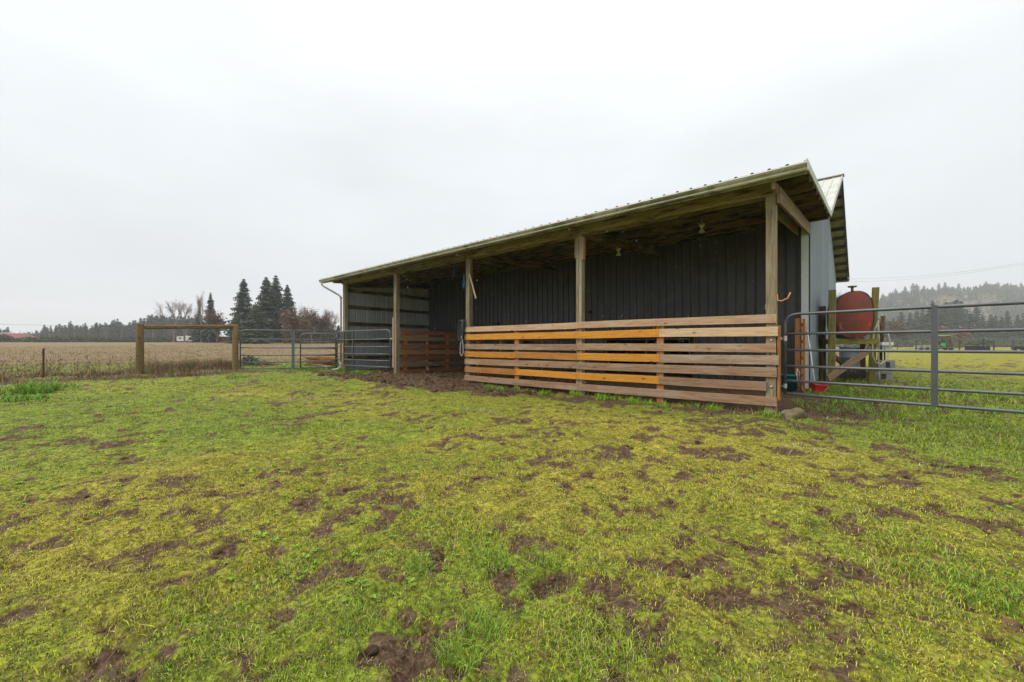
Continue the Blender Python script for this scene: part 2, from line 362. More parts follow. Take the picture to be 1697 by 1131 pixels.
def masks(x, y):
    d, r = camspace(x, y); rr = np.hypot(d, r)
    n1 = fbm(x, y, .9, 5, .6); n2 = fbm(x, y, 3.6, 4, .6, 7.); n3 = fbm(x, y, .33, 4, .5, 3.); n4 = fbm(x, y, 11., 3, .6, 17.)
    n5 = fbm(x, y, 5.5, 3, .55, 41.); zw = np.zeros(np.shape(x))
    for cx, cy, a, b, s in ZW:
        dx, dy = x-cx, y-cy; p = (dx*RT[0]+dy*RT[1])/a; q = (dx*FW[0]+dy*FW[1])/b; zw = np.maximum(zw, s*np.exp(-(p*p+q*q)))
    dn = dents(x, y)*(rr < 16); zw = zw-.18
    mud = np.maximum(sstep(.485, .62, .27*n1+.27*n2+.26*n4+.20*n5+.07*zw)*.85, sstep(.50, .66, .45*n4+.25*n2+.3*n5+.06*zw)*.78)
    mud = np.maximum(mud, sstep(.25, .8, dn+(n4-.5)*.8+.35*zw)*.8)
    for cx, cy, a, b, s in PW:
        dx, dy = x-cx, y-cy; p = (dx*RT[0]+dy*RT[1])/a; q = (dx*FW[0]+dy*FW[1])/b
        e2 = np.sqrt(p*p+q*q)
        m = np.clip((1.0-e2)*1.3+(n2-.5)*4.2+(n4-.5)*3.2, 0, 1)*s
        mud = np.where(e2 < 3.2, np.maximum(mud, np.clip(m, 0, 1)), mud)
    # the trodden apron in front of the shed and the floor of the pens
    ap = np.maximum(np.maximum(1-np.abs((x+8.9)/5.6)**2.4-np.abs((y+.2)/2.0)**2, -1),
                    1-np.abs((x+6.0)/7.9)**4-np.abs((y-2.0)/2.25)**6)
    mud = np.maximum(mud, sstep(-.15, .35, ap+(n2-.5)*1.3+(n1-.5)*.9))
    strip = 1-np.abs((y+.55)/.7)**2; strip = np.where((x > -7.5) & (x < .4), strip, -1)
    mud = np.maximum(mud, sstep(.25, .8, strip*.9+(n2-.5)*3.4-.1)*.9)
    inside = (x > XL) & (x < 0) & (y > .1) & (y < D+10)
    mud = np.where(inside, 1, mud)
    by = beyond(x, y)
    lip = np.exp(-((by+.62)/.36)**2)*(x < XL)*(.55+.45*onfence(x, y))
    mud = np.maximum(mud, sstep(.3, .75, lip*1.2+(n2-.5)*1.6))
    mud = np.where((d > 28), mud*.25, mud)
    yel = sstep(.36, .67, n3*.55+.25*n1+.2*n4+.05*np.clip((3.2-rr)/3, -1, .0)+.07*(sstep(-3, 1.5, r)-.5)) 
    yel = yel*(1-.7*np.exp(-((y+.8)/1.1)**2)*(x > -9))
    yel = yel*(1-.9*sstep(-1.2, .2, by)*(x < XL)*(by < 12))
    yel = np.where((x > .5) & (y > 0), np.clip((y-7)/14, 0, 1)*.62+.2*yel, yel)
    yel = yel*(1-.85*np.exp(-(((x-2.1)/1.3)**2+((y+.6)/2.4)**2)))
    dry = sstep(2.0, 20, by+7*(fbm(x, y, .07, 3, .5, 5.)-.5))
    dry = np.where(by > 2, np.maximum(dry*.96, .25*sstep(.4, .6, n1)), 0)
    nearw = np.exp(-((by-.8)/1.3)**2)*onfence(x, y)*(x < XL)
    dry = np.maximum(dry, nearw*.85*sstep(.3, .5, n1))
    return mud, yel, np.clip(dry, 0, 1)
def zt(x, y, fine=True, mud=None):
    x = np.asarray(x, float); y = np.asarray(y, float)
    d, r = camspace(x, y); rr = np.hypot(d, r)
    z = .10*sstep(7.5, 14, rr)+.15*sstep(20, 55, rr)
    left = sstep(.05, -.35, r/np.maximum(d, 1.))*(d > 0)
    z = z+left*1.95*sstep(22, 150, d)
    z = z+(fbm(x, y, .45, 3, .5, 9.)-.5)*.14*sstep(1.5, 4, rr)*(1-sstep(60, 120, rr)*.6)
    z = z+(fbm(x, y, 2.3, 3, .5, 4.)-.5)*.075*(rr < 60)
    by = beyond(x, y); z = z+.10*np.exp(-((by-.1)/.7)**2)*(x < XL)*onfence(x, y)
    z = z-.05*np.exp(-((np.hypot((x+.2), y)-0)/.8)**2)
    if fine:
        if mud is None: mud = masks(x, y)[0]
        z = z-.030*dents(x, y)*(rr < 16)*(.35+.65*mud)
        z = z+(fbm(x, y, 8, 4, .6, 2.)-.5)*(.022+.06*mud)*(rr < 25)-.016*mud*(rr < 10)
    return z
NR, NA = 520, 620
rad = np.concatenate([[.05], np.geomspace(.5, 26, NR-120), np.geomspace(27, 2250, 119)])
ang = np.concatenate([np.linspace(-math.pi, -1.15, 50, endpoint=False), np.linspace(-1.15, 1.15, NA-100, endpoint=False), np.linspace(1.15, math.pi, 50, endpoint=False)])
Rr, Aa = np.meshgrid(rad, ang, indexing='ij')
X = CAMX+Rr*(np.cos(Aa)*FW[0]+np.sin(Aa)*RT[0]); Y = CAMY+Rr*(np.cos(Aa)*FW[1]+np.sin(Aa)*RT[1])
mud, yel, dry = masks(X, Y); Z = zt(X, Y, True, mud)
nr, na = X.shape
idx = np.arange(nr*na).reshape(nr, na); idn = np.roll(idx, -1, 1)
quads = np.stack([idx[:-1], idx[1:], idn[1:], idn[:-1]], -1).reshape(-1, 4)
def np_mesh(name, V, F, k, mat, col=None, smooth=False):
    me = bpy.data.meshes.new(name); me.vertices.add(len(V)); me.vertices.foreach_set('co', np.ascontiguousarray(V, dtype=np.float32).ravel())
    me.loops.add(F.size); me.loops.foreach_set('vertex_index', F.astype(np.int32).ravel())
    me.polygons.add(len(F)); me.polygons.foreach_set('loop_start', np.arange(0, F.size, k, dtype=np.int32))
    if smooth: me.polygons.foreach_set('use_smooth', np.ones(len(F), bool))
    me.update(calc_edges=True)
    if col is not None:
        a = me.color_attributes.new('tint', 'FLOAT_COLOR', 'POINT'); c = np.ones((len(V), 4), np.float32); c[:, :3] = col; a.data.foreach_set('color', c.ravel())
    me.materials.append(mat); return me
gm, n, b = newmat('trodden_grass_and_mud')
at_ = N(n, 'ShaderNodeVertexColor', layer_name='tint'); sp = N(n, 'ShaderNodeSeparateColor'); L(n, at_.outputs[0], sp.inputs[0])
co = coords(n, (1, 1, 1), rand=False)
nA = noise(n, co, 7, 8, .68); nB = noise(n, co, 38, 6, .7); nC = noise(n, co, 1.3, 6, .6); nD = noise(n, co, .16, 6, .6)
green = ramp_of(n, nA, [(.28, (.05,.08,.012)), (.5, (.195,.265,.02)), (.72, (.35,.42,.045))])
yell = ramp_of(n, nA, [(.28, (.10,.08,.015)), (.5, (.36,.315,.035)), (.72, (.52,.45,.07))])
gr = mixc(n, sp.outputs[1], green, yell)
gr = mixc(n, rng_(n, nB, .40, .60, .8, 0), gr, (.040,.032,.012))
dryc = ramp_of(n, nD, [(.35, (.16,.092,.06)), (.5, (.20,.118,.077)), (.65, (.16,.14,.05))])
dryc = mixc(n, rng_(n, nC, .42, .66, 0, .55), dryc, (.16,.17,.055))
gr = mixc(n, sp.outputs[2], gr, dryc)
mudc = ramp_of(n, nB, [(.3, (.022,.012,.006)), (.5, (.075,.044,.025)), (.7, (.20,.125,.075))])
mudc = mixc(n, rng_(n, nA, .5, .62, 0, .35), mudc, (.17,.13,.075))
ad = N(n, 'ShaderNodeMath', operation='ADD'); L(n, sp.outputs[0], ad.inputs[0]); L(n, rng_(n, nA, .3, .7, -.35, .35), ad.inputs[1])
fin = mixc(n, rng_(n, ad.outputs[0], .3, .62), gr, mudc)
L(n, fin, b.inputs['Base Color']); b.inputs['Roughness'].default_value = .85; b.inputs['Specular IOR Level'].default_value = .12
bump(n, b, nB, .8, .02)
me = np_mesh('ground', np.stack([X, Y, Z], -1).reshape(-1, 3), quads, 4, gm, np.stack([mud, yel, dry], -1).reshape(-1, 3), True)
tag(link('ground', me), kind='structure')

# ------------------------------------------------------------------ grass
gb, n, b = newmat('grass_blades')
at_ = N(n, 'ShaderNodeVertexColor', layer_name='tint'); L(n, at_.outputs[0], b.inputs['Base Color'])
b.inputs['Roughness'].default_value = .6; b.inputs['Specular IOR Level'].default_value = .15
b.inputs['Subsurface Weight'].default_value = 0
def blades(bx, by, bz, h, w, lean, col, seg=1):
    """tapered, leaning blades as one mesh: 1 triangle each, or 3 with a bend"""
    k = len(bx); a = rng.uniform(0, 2*np.pi, k); ca, sa = np.cos(a), np.sin(a)
    la = a+rng.uniform(-1.2, 1.2, k)+np.pi/2; lx, ly = np.cos(la)*lean*h, np.sin(la)*lean*h
    p0 = np.stack([bx-ca*w, by-sa*w, bz-.004], -1); p1 = np.stack([bx+ca*w, by+sa*w, bz-.004], -1)
    up = h*np.sqrt(np.clip(1-(lean*.75)**2, .06, 1))
    tip = np.stack([bx+lx, by+ly, bz+up], -1)
    if seg == 1:
        V = np.stack([p0, p1, tip], 1).reshape(-1, 3); F = np.arange(3*k).reshape(-1, 3)
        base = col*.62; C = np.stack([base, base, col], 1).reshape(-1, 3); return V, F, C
    m0 = np.stack([bx-ca*w*.8+lx*.3, by-sa*w*.8+ly*.3, bz+up*.62], -1); m1 = np.stack([bx+ca*w*.8+lx*.3, by+sa*w*.8+ly*.3, bz+up*.62], -1)
    V = np.stack([p0, p1, m0, m1, tip], 1).reshape(-1, 3); o = np.arange(k)[:, None]*5
    F = np.concatenate([o+[0,1,3], o+[0,3,2], o+[2,3,4]], 1).reshape(-1, 3)
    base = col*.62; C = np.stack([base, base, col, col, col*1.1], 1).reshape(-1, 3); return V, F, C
def join(parts):
    V = []; F = []; C = []; k = 0
    for v, f, c in parts: V.append(v); F.append(f+k); C.append(c); k += len(v)
    return np.concatenate(V), np.concatenate(F), np.concatenate(C)
def sector(k, r0, r1, p, half=1.08):
    """random ground points round the camera foot, density falling as r**(p-2)"""
    t = rng.random(k)
    r = np.exp(np.log(r0)+t*np.log(r1/r0)) if abs(p) < 1e-6 else (r0**p+t*(r1**p-r0**p))**(1/p)
    a = rng.uniform(-half, half, k)
    return CAMX+r*(np.cos(a)*FW[0]+np.sin(a)*RT[0]), CAMY+r*(np.cos(a)*FW[1]+np.sin(a)*RT[1]), r
def palette(k, yel, dry, jitter=.33):
    g = np.array([.17,.295,.02]); l = np.array([.34,.46,.05]); yl = np.array([.52,.46,.055]); dr = np.array([.42,.30,.17]); dk = np.array([.045,.11,.016])
    t = rng.random((k, 1)); c = g*(1-t)+l*t; m = rng.random((k, 1)) < .24; c = np.where(m, dk, c)
    yy = np.clip(yel[:, None]+rng.normal(0, .2, (k, 1)), 0, 1); c = c*(1-yy)+yl*yy
    m = rng.random((k, 1)) < (.2+.14*yel[:, None]); c = np.where(m, dr*rng.uniform(.35, .95, (k, 1)), c)
    dd = rng.random((k, 1)) < dry[:, None]*.9; c = np.where(dd, dr*rng.uniform(.45, .95, (k, 1)), c)
    return np.clip(c*(1+rng.normal(0, jitter, (k, 1))), .008, .7)
def on_floor(x, y):
    return ~((x > XL-.1) & (x < .15) & (y > 0) & (y < D+10.4))
parts = []
for (k, r0, r1, p, nb, seg, hs, ws) in [(30000, 1.0, 4.2, .9, 8, 2, 1., 1.), (34000, 4.0, 12, .6, 6, 1, 1.2, 1.5), (26000, 11, 32, .6, 5, 1, 1.8, 3.2)]:
    x, y, r = sector(k, r0, r1, p); keep = on_floor(x, y); x, y, r = x[keep], y[keep], r[keep]
    mu, ye, dr = masks(x, y); cl = fbm(x, y, 2.2, 3, .6, 21.)
    keep = rng.random(len(x)) > mu*1.05-.02
    x, y, r, mu, ye, dr, cl = (q[keep] for q in (x, y, r, mu, ye, dr, cl))
    th = .007+.026*sstep(.55, .78, cl)*(1-.6*ye)+.007*rng.random(len(x))     # tuft height
    tall = rng.random(len(x)) < .02; th = np.where(tall, th*1.9, th)
    by = beyond(x, y); th = th+.06*sstep(-.9, .2, by)*(x < XL)*(rng.random(len(x)))
    th = th+.05*np.exp(-((y+.35)/.35)**2)*(x > -7)*(x < .3)*(rng.random(len(x)) < .5)
    th = th+.05*np.exp(-(((x-1.6)/1.5)**2+((y-1.6)/2.4)**2))+np.where((x > .2) & (y > 1.5) & (y < 9), .05, 0)*rng.random(len(x))
    th = th*hs
    rep = lambda q: np.repeat(q, nb)
    spread = (.012+.35*th)*np.minimum(2.2, 1+r/8)
    ax = rep(x)+rng.normal(0, 1, len(x)*nb)*rep(spread); ay = rep(y)+rng.normal(0, 1, len(x)*nb)*rep(spread)
    az = rep(zt(x, y, True, mu))
    h = rep(th)*rng.uniform(.55, 1.35, len(ax)); w = (.0011+.0007*rng.random(len(ax)))*ws*(1+.16*rep(np.minimum(r, 8)))*.8
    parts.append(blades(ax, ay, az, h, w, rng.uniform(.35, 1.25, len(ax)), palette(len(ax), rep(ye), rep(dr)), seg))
# rank tufts: the clump by the left fence, the strip at lower right, the fence foot
def tufts(cx, cy, rad_, k, hh, tint=(.15,.26,.035), ww=.004):
    a = rng.uniform(0, 6.283, k); q = np.sqrt(rng.random(k))*rad_; x = cx+np.cos(a)*q; y = cy+np.sin(a)*q*.7
    z = zt(x, y, True); c = np.clip(np.array(tint)*rng.uniform(.6, 1.7, (k, 1)), 0, .6)
    return blades(x, y, z, hh*rng.uniform(.4, 1.1, k), np.full(k, ww), rng.uniform(.3, 1.25, k), c, 2)
for u, v, rd, k, hh in [(62,656,.45,800,.26),(28,668,.6,450,.14),(98,650,.5,250,.12),(10,660,.5,250,.13),(390,632,.4,150,.12)]:
    c = ground(u, v); parts.append(tufts(c.x, c.y, rd, k, hh, ww=.006))
for u, v, rd, k, hh in [(1645,985,.26,560,.06),(1690,1010,.22,460,.065),(1570,960,.2,220,.045),(1610,935,.2,200,.04),(1500,905,.16,160,.035),(690,945,.10,180,.05),(815,935,.12,260,.05),
                        (800,1045,.10,200,.07),(760,1085,.10,200,.07),(905,935,.08,140,.05),(590,1040,.1,150,.04)]:
    c = ground(u, v); parts.append(tufts(c.x, c.y, rd, k, hh, (.16,.26,.03), .0016))
for i in range(26):                                                # lush tufts along the fence foot and by the gate
    c = Vector((random.uniform(-6.5, .2), random.uniform(-.55, -.2), 0)); parts.append(tufts(c.x, c.y, .16, 60, .14, (.16,.28,.02), .004))
for i in range(46):
    c = Vector((random.uniform(.4, 3.2), random.uniform(.4, 5.5), 0)); parts.append(tufts(c.x, c.y, .3, 90, .12, (.15,.27,.02), .004))
for i in range(30):
    c = Vector((random.uniform(XL-4.2, XL+2.8), random.uniform(-1.2, .0), 0)); parts.append(tufts(c.x, c.y, .3, 90, .14, (.16,.28,.02), .006))
V, F, C = join(parts)
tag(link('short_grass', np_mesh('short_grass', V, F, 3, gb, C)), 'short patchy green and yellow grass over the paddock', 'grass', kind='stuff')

# dead stems, straw and twigs lying about
parts = []
x, y, r = sector(22000, 1.1, 14, .8); mu, ye, dr = masks(x, y); keep = on_floor(x, y) & (rng.random(len(x)) < .4+.6*mu); x, y, r, mu = x[keep], y[keep], r[keep], mu[keep]
k = len(x); c = np.array([.17,.115,.07])*rng.uniform(.35, 1.5, (k, 1))
parts.append(blades(x, y, zt(x, y, True, mu)+.008, rng.uniform(.03, .12, k), .0009*(1+r*.12), rng.uniform(1.1, 1.3, k), c, 1))
x, y, r = sector(420, 1.2, 9, .9); keep = on_floor(x, y); x, y, r = x[keep], y[keep], r[keep]; k = len(x)
parts.append(blades(x, y, zt(x, y)+.014, rng.uniform(.12, .42, k), .0022*(1+r*.08), np.full(k, 1.28), np.array([.10,.065,.04])*rng.uniform(.5, 1.6, (k, 1)), 1))
x = rng.uniform(-14, -5, 5000); y = rng.uniform(-1.8, 3.5, 5000); mu = masks(x, y)[0]; keep = mu > .5; x, y, mu = x[keep], y[keep], mu[keep]; k = len(x)
c = np.array([.32,.235,.13])*rng.uniform(.3, 1.2, (k, 1))
parts.append(blades(x, y, zt(x, y, True, mu)+.008, rng.uniform(.05, .2, k), np.full(k, .0035), rng.uniform(1., 1.3, k), c, 1))
for (u, v, k0, s) in [(520,660,120,14),(480,662,90,16),(800,683,90,18),(1330,750,60,26)]:    # bleached straw
    g0 = ground(u, v); x = g0.x+rng.normal(0, s*CAMZ/(v-HOR), k0); y = g0.y+rng.normal(0, s*CAMZ/(v-HOR)*.6, k0)
    parts.append(blades(x, y, zt(x, y)+.012, rng.uniform(.04, .1, k0), np.full(k0, .003), rng.uniform(1.1, 1.3, k0), np.array([.5,.42,.27])*rng.uniform(.7, 1.1, (k0, 1)), 1))
V, F, C = join(parts)
tag(link('dead_stems', np_mesh('dead_stems', V, F, 3, gb, C)), 'dead brown stems and straw lying in the grass', 'straw', kind='stuff')

# broad little leaves (clover, dock, dandelion rosettes)
x, y, r = sector(2600, 1.1, 7, .8); mu, ye, dr = masks(x, y); cl = fbm(x, y, 1.7, 3, .5, 33.); keep = (mu < .35) & (cl > .5) & on_floor(x, y); x, y, mu = x[keep], y[keep], mu[keep]
k = len(x); nl = 6; z0 = zt(x, y, True, mu); Vs = []; Cs = []
a0 = rng.uniform(0, 6.28, k); sz = rng.uniform(.008, .024, k)
for j in range(nl):
    a = a0+j*6.283/nl+rng.normal(0, .25, k); s = sz*rng.uniform(.7, 1.2, k); ca, sa = np.cos(a), np.sin(a); zz = z0+.004
    q = [np.stack([x, y, zz], -1), np.stack([x+ca*s*.6-sa*s*.28, y+sa*s*.6+ca*s*.28, zz+s*.55], -1), np.stack([x+ca*s*1.15, y+sa*s*1.15, zz+s*.5], -1), np.stack([x+ca*s*.6+sa*s*.28, y+sa*s*.6-ca*s*.28, zz+s*.55], -1)]
    Vs.append(np.stack(q, 1)); Cs.append(np.repeat((np.array([.15,.25,.03])*rng.uniform(.7, 1.5, (k, 1)))[:, None, :], 4, 1))
V = np.concatenate(Vs).reshape(-1, 3); C = np.clip(np.concatenate(Cs).reshape(-1, 3), 0, .6)
tag(link('weed_rosettes', np_mesh('weed_rosettes', V, np.arange(len(V)).reshape(-1, 4), 4, gb, C)), 'small broad leaved weeds low in the grass', 'weeds', kind='stuff')

# clods of mud
def clod_mesh(x, y, z, s):
    ph = (1+5**.5)/2
    iv = np.array([(-1,ph,0),(1,ph,0),(-1,-ph,0),(1,-ph,0),(0,-1,ph),(0,1,ph),(0,-1,-ph),(0,1,-ph),(ph,0,-1),(ph,0,1),(-ph,0,-1),(-ph,0,1)], float)/1.9
    fi = np.array([(0,11,5),(0,5,1),(0,1,7),(0,7,10),(0,10,11),(1,5,9),(5,11,4),(11,10,2),(10,7,6),(7,1,8),(3,9,4),(3,4,2),(3,2,6),(3,6,8),(3,8,9),(4,9,5),(2,4,11),(6,2,10),(8,6,7),(9,8,1)])
    k = len(x); V = iv[None]*rng.uniform(.55, 1.25, (k, 12, 1))*s[:, None, None]*np.stack([rng.uniform(.7, 1.5, k), rng.uniform(.7, 1.5, k), rng.uniform(.35, .7, k)], -1)[:, None, :]
    V = V+np.stack([x, y, z], -1)[:, None, :]; F = fi[None]+np.arange(k)[:, None, None]*12
    c = np.array([.085,.050,.028])*rng.uniform(.45, 1.7, (k, 1)); return V.reshape(-1, 3), F.reshape(-1, 3), np.repeat(c, 12, 0)
parts = []
x, y, r = sector(9000, 1.2, 11, .9); mu = masks(x, y)[0]; keep = (mu > .6) & on_floor(x, y); x, y, mu, r = x[keep], y[keep], mu[keep], r[keep]
parts.append(clod_mesh(x, y, zt(x, y, True, mu), np.minimum(rng.gamma(2, .0035, len(x))*np.minimum(1+.2*r, 2.2), .03)))
x = rng.uniform(-15, -4.5, 9000); y = rng.uniform(-2.2, 4, 9000); mu = masks(x, y)[0]; keep = mu > .6; x, y, mu = x[keep], y[keep], mu[keep]
parts.append(clod_mesh(x, y, zt(x, y, True, mu), rng.gamma(2, .013, len(x))))
V, F, C = join(parts); mm, n, b = newmat('mud_clods'); at_ = N(n, 'ShaderNodeVertexColor', layer_name='tint'); L(n, at_.outputs[0], b.inputs['Base Color']); b.inputs['Roughness'].default_value = .8; b.inputs['Specular IOR Level'].default_value = .15
bump(n, b, noise(n, coords(n, (1, 1, 1), rand=False), 60, 5, .6), .7, .01)
tag(link('mud_clods', np_mesh('mud_clods', V, F, 3, mm, C)), 'brown clods of churned mud on the bare patches', 'mud', kind='stuff')

# weeds and dry grass along and beyond the wire fence
parts = []
k = 8000; t = rng.uniform(-.2, 9.5, k); o = np.abs(rng.normal(0, .8, k))*np.sign(rng.random(k)-.12); x = P2.x+fdir.x*t+fnor.x*(o+.3); y = P2.y+fdir.y*t+fnor.y*(o+.3)
cl = fbm(x, y, .8, 3, .5, 13.); keep = (rng.random(k) < sstep(.34, .58, cl)+.35); x, y, cl = x[keep], y[keep], cl[keep]
rp = lambda q: np.repeat(q, 7); xx = rp(x)+rng.normal(0, .09, len(x)*7); yy = rp(y)+rng.normal(0, .09, len(x)*7)
hh = rp(.15+.38*sstep(.4, .7, cl))*rng.uniform(.4, 1.15, len(xx)); base = np.array([[.36,.225,.15],[.27,.155,.105],[.43,.31,.19],[.15,.24,.035],[.12,.085,.06]])
c = base[rng.choice(5, len(xx), p=[.3,.25,.15,.2,.1])]*rng.uniform(.5, 1.2, (len(xx), 1))
parts.append(blades(xx, yy, zt(xx, yy, False), hh, np.full(len(xx), .0045), rng.uniform(.2, 1.1, len(xx)), c, 2))
k = 120; t = rng.uniform(-.2, 9, k); x = P2.x+fdir.x*t+fnor.x*rng.uniform(-.1, 2.5, k); y = P2.y+fdir.y*t+fnor.y*rng.uniform(-.1, 2.5, k)   # tall dead stalks
for j in range(9):
    hz = rng.uniform(.3, .95, k); f = 0 if j == 0 else hz*rng.uniform(.3, .9, k); parts.append(blades(x, y, zt(x, y, False)+f, np.full(k, .8)*hz if j == 0 else hz*.22, np.full(k, .006), np.full(k, .08) if j == 0 else rng.uniform(.5, 1.1, k), np.array([.10,.07,.05])*rng.uniform(.6, 1.4, (k, 1)), 1))
x, y, r = sector(110000, 13, 110, .35, 1.1); by = beyond(x, y); keep = (by > .8) & on_floor(x, y) & ~((x > XL-.2) & (y < D+11)); x, y, r = x[keep], y[keep], r[keep]
mu, ye, dr = masks(x, y); k = len(x); ns = np.clip(.35+dr, 0, 1)
c = np.where(rng.random((k, 1)) < ns[:, None]*.85, np.array([.23,.135,.088]), np.array([.16,.21,.035]))*rng.uniform(.6, 1.15, (k, 1))
parts.append(blades(x, y, zt(x, y, False), rng.uniform(.03, .12, k)*np.minimum(1.3, .6+r/50), .004*(1+r/22), rng.uniform(.3, 1., k), c, 1))
V, F, C = join(parts)
tag(link('dry_weeds', np_mesh('dry_weeds', V, F, 3, gb, C)), 'pinkish brown dry weeds and stubble along and beyond the wire fence', 'weeds', kind='stuff')

# ------------------------------------------------------------------ the shed
RY0 = -.55
def zr(y): return 3.785+.0858*(y+.61)                 # top of the lean-to roof
YR, ZJ, ZRG, YF = D+5.1, zr(D), 6.64, D+10.2
def zm(y): return ZJ+(ZRG-ZJ)*(y-D)/5.1 if y <= YR else ZJ+(ZRG-ZJ)*(2*YR-D-y)/5.1
OX0, OX1 = XL-.88, .52
barn = empty('barn', (-7.3, 0, 0), 'long dark grey metal barn with an open lean-to on timber posts along its front', 'barn')
RIB = .2286
def profile(w, rib=.019):
    """cross section of ribbed sheet, from 0 to w"""
    pts = [(0, 0)]; k = 0
    while k*RIB < w-.02:
        o = k*RIB
        for a, h in ((.015, 0), (.032, rib), (.056, rib), (.073, 0), (.112, 0), (.120, .0035), (.134, .0035), (.142, 0), (.172, 0), (.180, .0035), (.194, .0035), (.202, 0)):
            if o+a < w: pts.append((o+a, h))
        k += 1
    pts.append((w, 0)); return pts
SHEETS = {}
def sheet(name, origin, ax, ay, w, l0, l1, mat, parent, rib=.019):
    """ribbed metal sheet: width along ax, length along ay from l0 to l1 (numbers or functions of the width), with 1 mm thickness"""
    ax, ay = Vector(ax), Vector(ay); nz_ = ax.cross(ay); pr = profile(w, rib); key = None
    if not callable(l1) and not callable(l0):
        key = (round(w, 3), round(l1-l0, 3), mat.name, rib)
    if key in SHEETS: me = SHEETS[key]
    else:
        vs = []; m = len(pr)
        for dz in (0, -.0015):
            for q, h in pr:
                a = l0(q) if callable(l0) else 0; bb = l1(q) if callable(l1) else l1-l0
                vs += [(q, a, h+dz), (q, bb, h+dz)]
        fs = [(2*i, 2*i+2, 2*i+3, 2*i+1) for i in range(m-1)]; o = 2*m
        fs += [(o+2*i, o+2*i+1, o+2*i+3, o+2*i+2) for i in range(m-1)]
        fs += [(2*i, o+2*i, o+2*i+2, 2*i+2) for i in range(m-1)]+[(2*i+1, 2*i+3, o+2*i+3, o+2*i+1) for i in range(m-1)]
        me = bpy.data.meshes.new(name); me.from_pydata(vs, [], fs); me.materials.append(mat); me.update()
        if key: SHEETS[key] = me
    Mx = Matrix((ax, ay, nz_)).transposed().to_4x4(); Mx.translation = Vector(origin)+(ay*l0 if not callable(l0) else Vector((0,0,0)))
    return link(name, me, Mx, parent)
PWD = RIB*4
# back wall of the lean-to, charcoal, with the low opening behind the front fence
xs = [XL-.085]+[-5.3+PWD*k for k in range(-10, 6)]+[.18-.04]
xs = sorted(x for x in xs if x >= XL-.09)
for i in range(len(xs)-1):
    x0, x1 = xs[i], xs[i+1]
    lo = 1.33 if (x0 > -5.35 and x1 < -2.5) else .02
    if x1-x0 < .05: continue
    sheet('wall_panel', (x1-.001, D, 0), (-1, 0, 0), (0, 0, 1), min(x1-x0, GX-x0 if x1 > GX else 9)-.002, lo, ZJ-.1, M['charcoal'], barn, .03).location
    o = None
    if i % 3 == 0: pass
for ob in [o for o in bpy.data.objects if o.name.startswith('wall_panel')]:
    pass
# the sheet normal must face the lean-to: ax x ay = (-1,0,0)x(0,0,1) = (0,1,0) faces inward, so thickness sits in front
# left end wall of the lean-to: bare grey siding on dark girts
for k in range(5):
    y0 = .08+k*PWD; w = min(PWD, D-y0)
    if w < .1: continue
    sheet('end_panel', (XL-.07, y0+w, 0), (0, -1, 0), (0, 0, 1), w-.002, (lambda q: .08), (lambda q, yy=y0+w: zr(yy-q)-.17), M['greysiding'], barn)
for z in (.60, 1.30, 1.98, 2.66, 3.32):
    beam('girt', (XL-.02, .08, z), (XL-.02, D-.02, z), .14, .04, M['purlin'], barn)
# gable wall, blue grey
for k in range(12):
    y0 = D+.06+k*PWD; w = min(PWD, YF-y0)
    if w < .1: continue
    sheet('gable_panel', (GX, y0, 0), (0, 1, 0), (0, 0, 1), w-.002, (lambda q: .12), (lambda q, yy=y0: zm(yy+q)-.06), M['gable'], barn)
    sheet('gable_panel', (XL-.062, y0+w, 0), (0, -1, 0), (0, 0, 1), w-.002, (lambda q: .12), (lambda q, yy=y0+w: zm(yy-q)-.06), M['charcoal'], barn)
for k in range(17):
    x0 = XL+k*PWD; w = min(PWD, GX-x0)
    if w > .05: sheet('rear_panel', (x0+w, YF, 0), (-1, 0, 0), (0, 0, 1), w-.002, .05, ZJ-.1, M['charcoal'], barn)
beam('base_board', (XL, D+.03, .1), (-.02, D+.03, .1), .2, .04, M['purlin'], barn)
beam('base_board', (GX-.04, D+.05, .07), (GX-.04, YF, .07), .24, .04, M['mossywood'], barn)
# corner trim
m = MB(); m.box((GX+.012, D+.065, 2.03), (.012, .16, 3.95)); m.box((GX-.055, D-.034, 2.03), (.14, .012, 3.95)); m.box((GX+.0, D-.018, 2.03), (.03, .03, 3.94)); m.build('corner_trim', M['trim'], barn)
m = MB(); m.box((GX+.012, YF-.06, 2.03), (.012, .14, 3.95)); m.build('corner_trim', M['trim'], barn)
# opening frame and dark pipe rails in it
for (a, b_) in (((-5.33, D-.01, .1), (-5.33, D-.01, 1.38)), ((-2.53, D-.01, .1), (-2.53, D-.01, 1.38))): beam('opening_frame', a, b_, .07, .05, M['purlin'], barn, up=(1,0,0))
beam('opening_frame', (-5.36, D-.005, 1.36), (-2.5, D-.005, 1.36), .06, .05, M['purlin'], barn)
# posts
for i in range(5):
    x = -i*bay; top = zr(0)-.17
    if i == 0:
        beam('post', (x, 0, -.5), (x, 0, top), .145, .145, M['post'], barn, up=(1,0,0), ch=.008)
    else:                                              # laminated posts: two planks side by side
        p = beam('post', (x-.036, 0, -.5), (x-.036, 0, top), .07, .14, M['post'], barn, up=(1,0,0), ch=.006)
        beam('post', (x+.037, .004, -.5), (x+.037, .004, top-.01), .07, .14, M['post'], barn, up=(1,0,0), ch=.006)
for x in (-3*bay, -2*bay, -bay):                       # cleats nailed to the post heads
    if x == -bay: beam('cleat', (x-.095, -.02, 3.05), (x-.095, -.02, 3.50), .04, .10, M['rafter'], barn, up=(1,0,0))
    beam('cleat', (x+.095, -.02, 3.0 if x == -bay else 2.98), (x+.095, -.02, 3.50), .04, .10, M['toprail'] if x == -bay else M['rafter'], barn, up=(1,0,0))
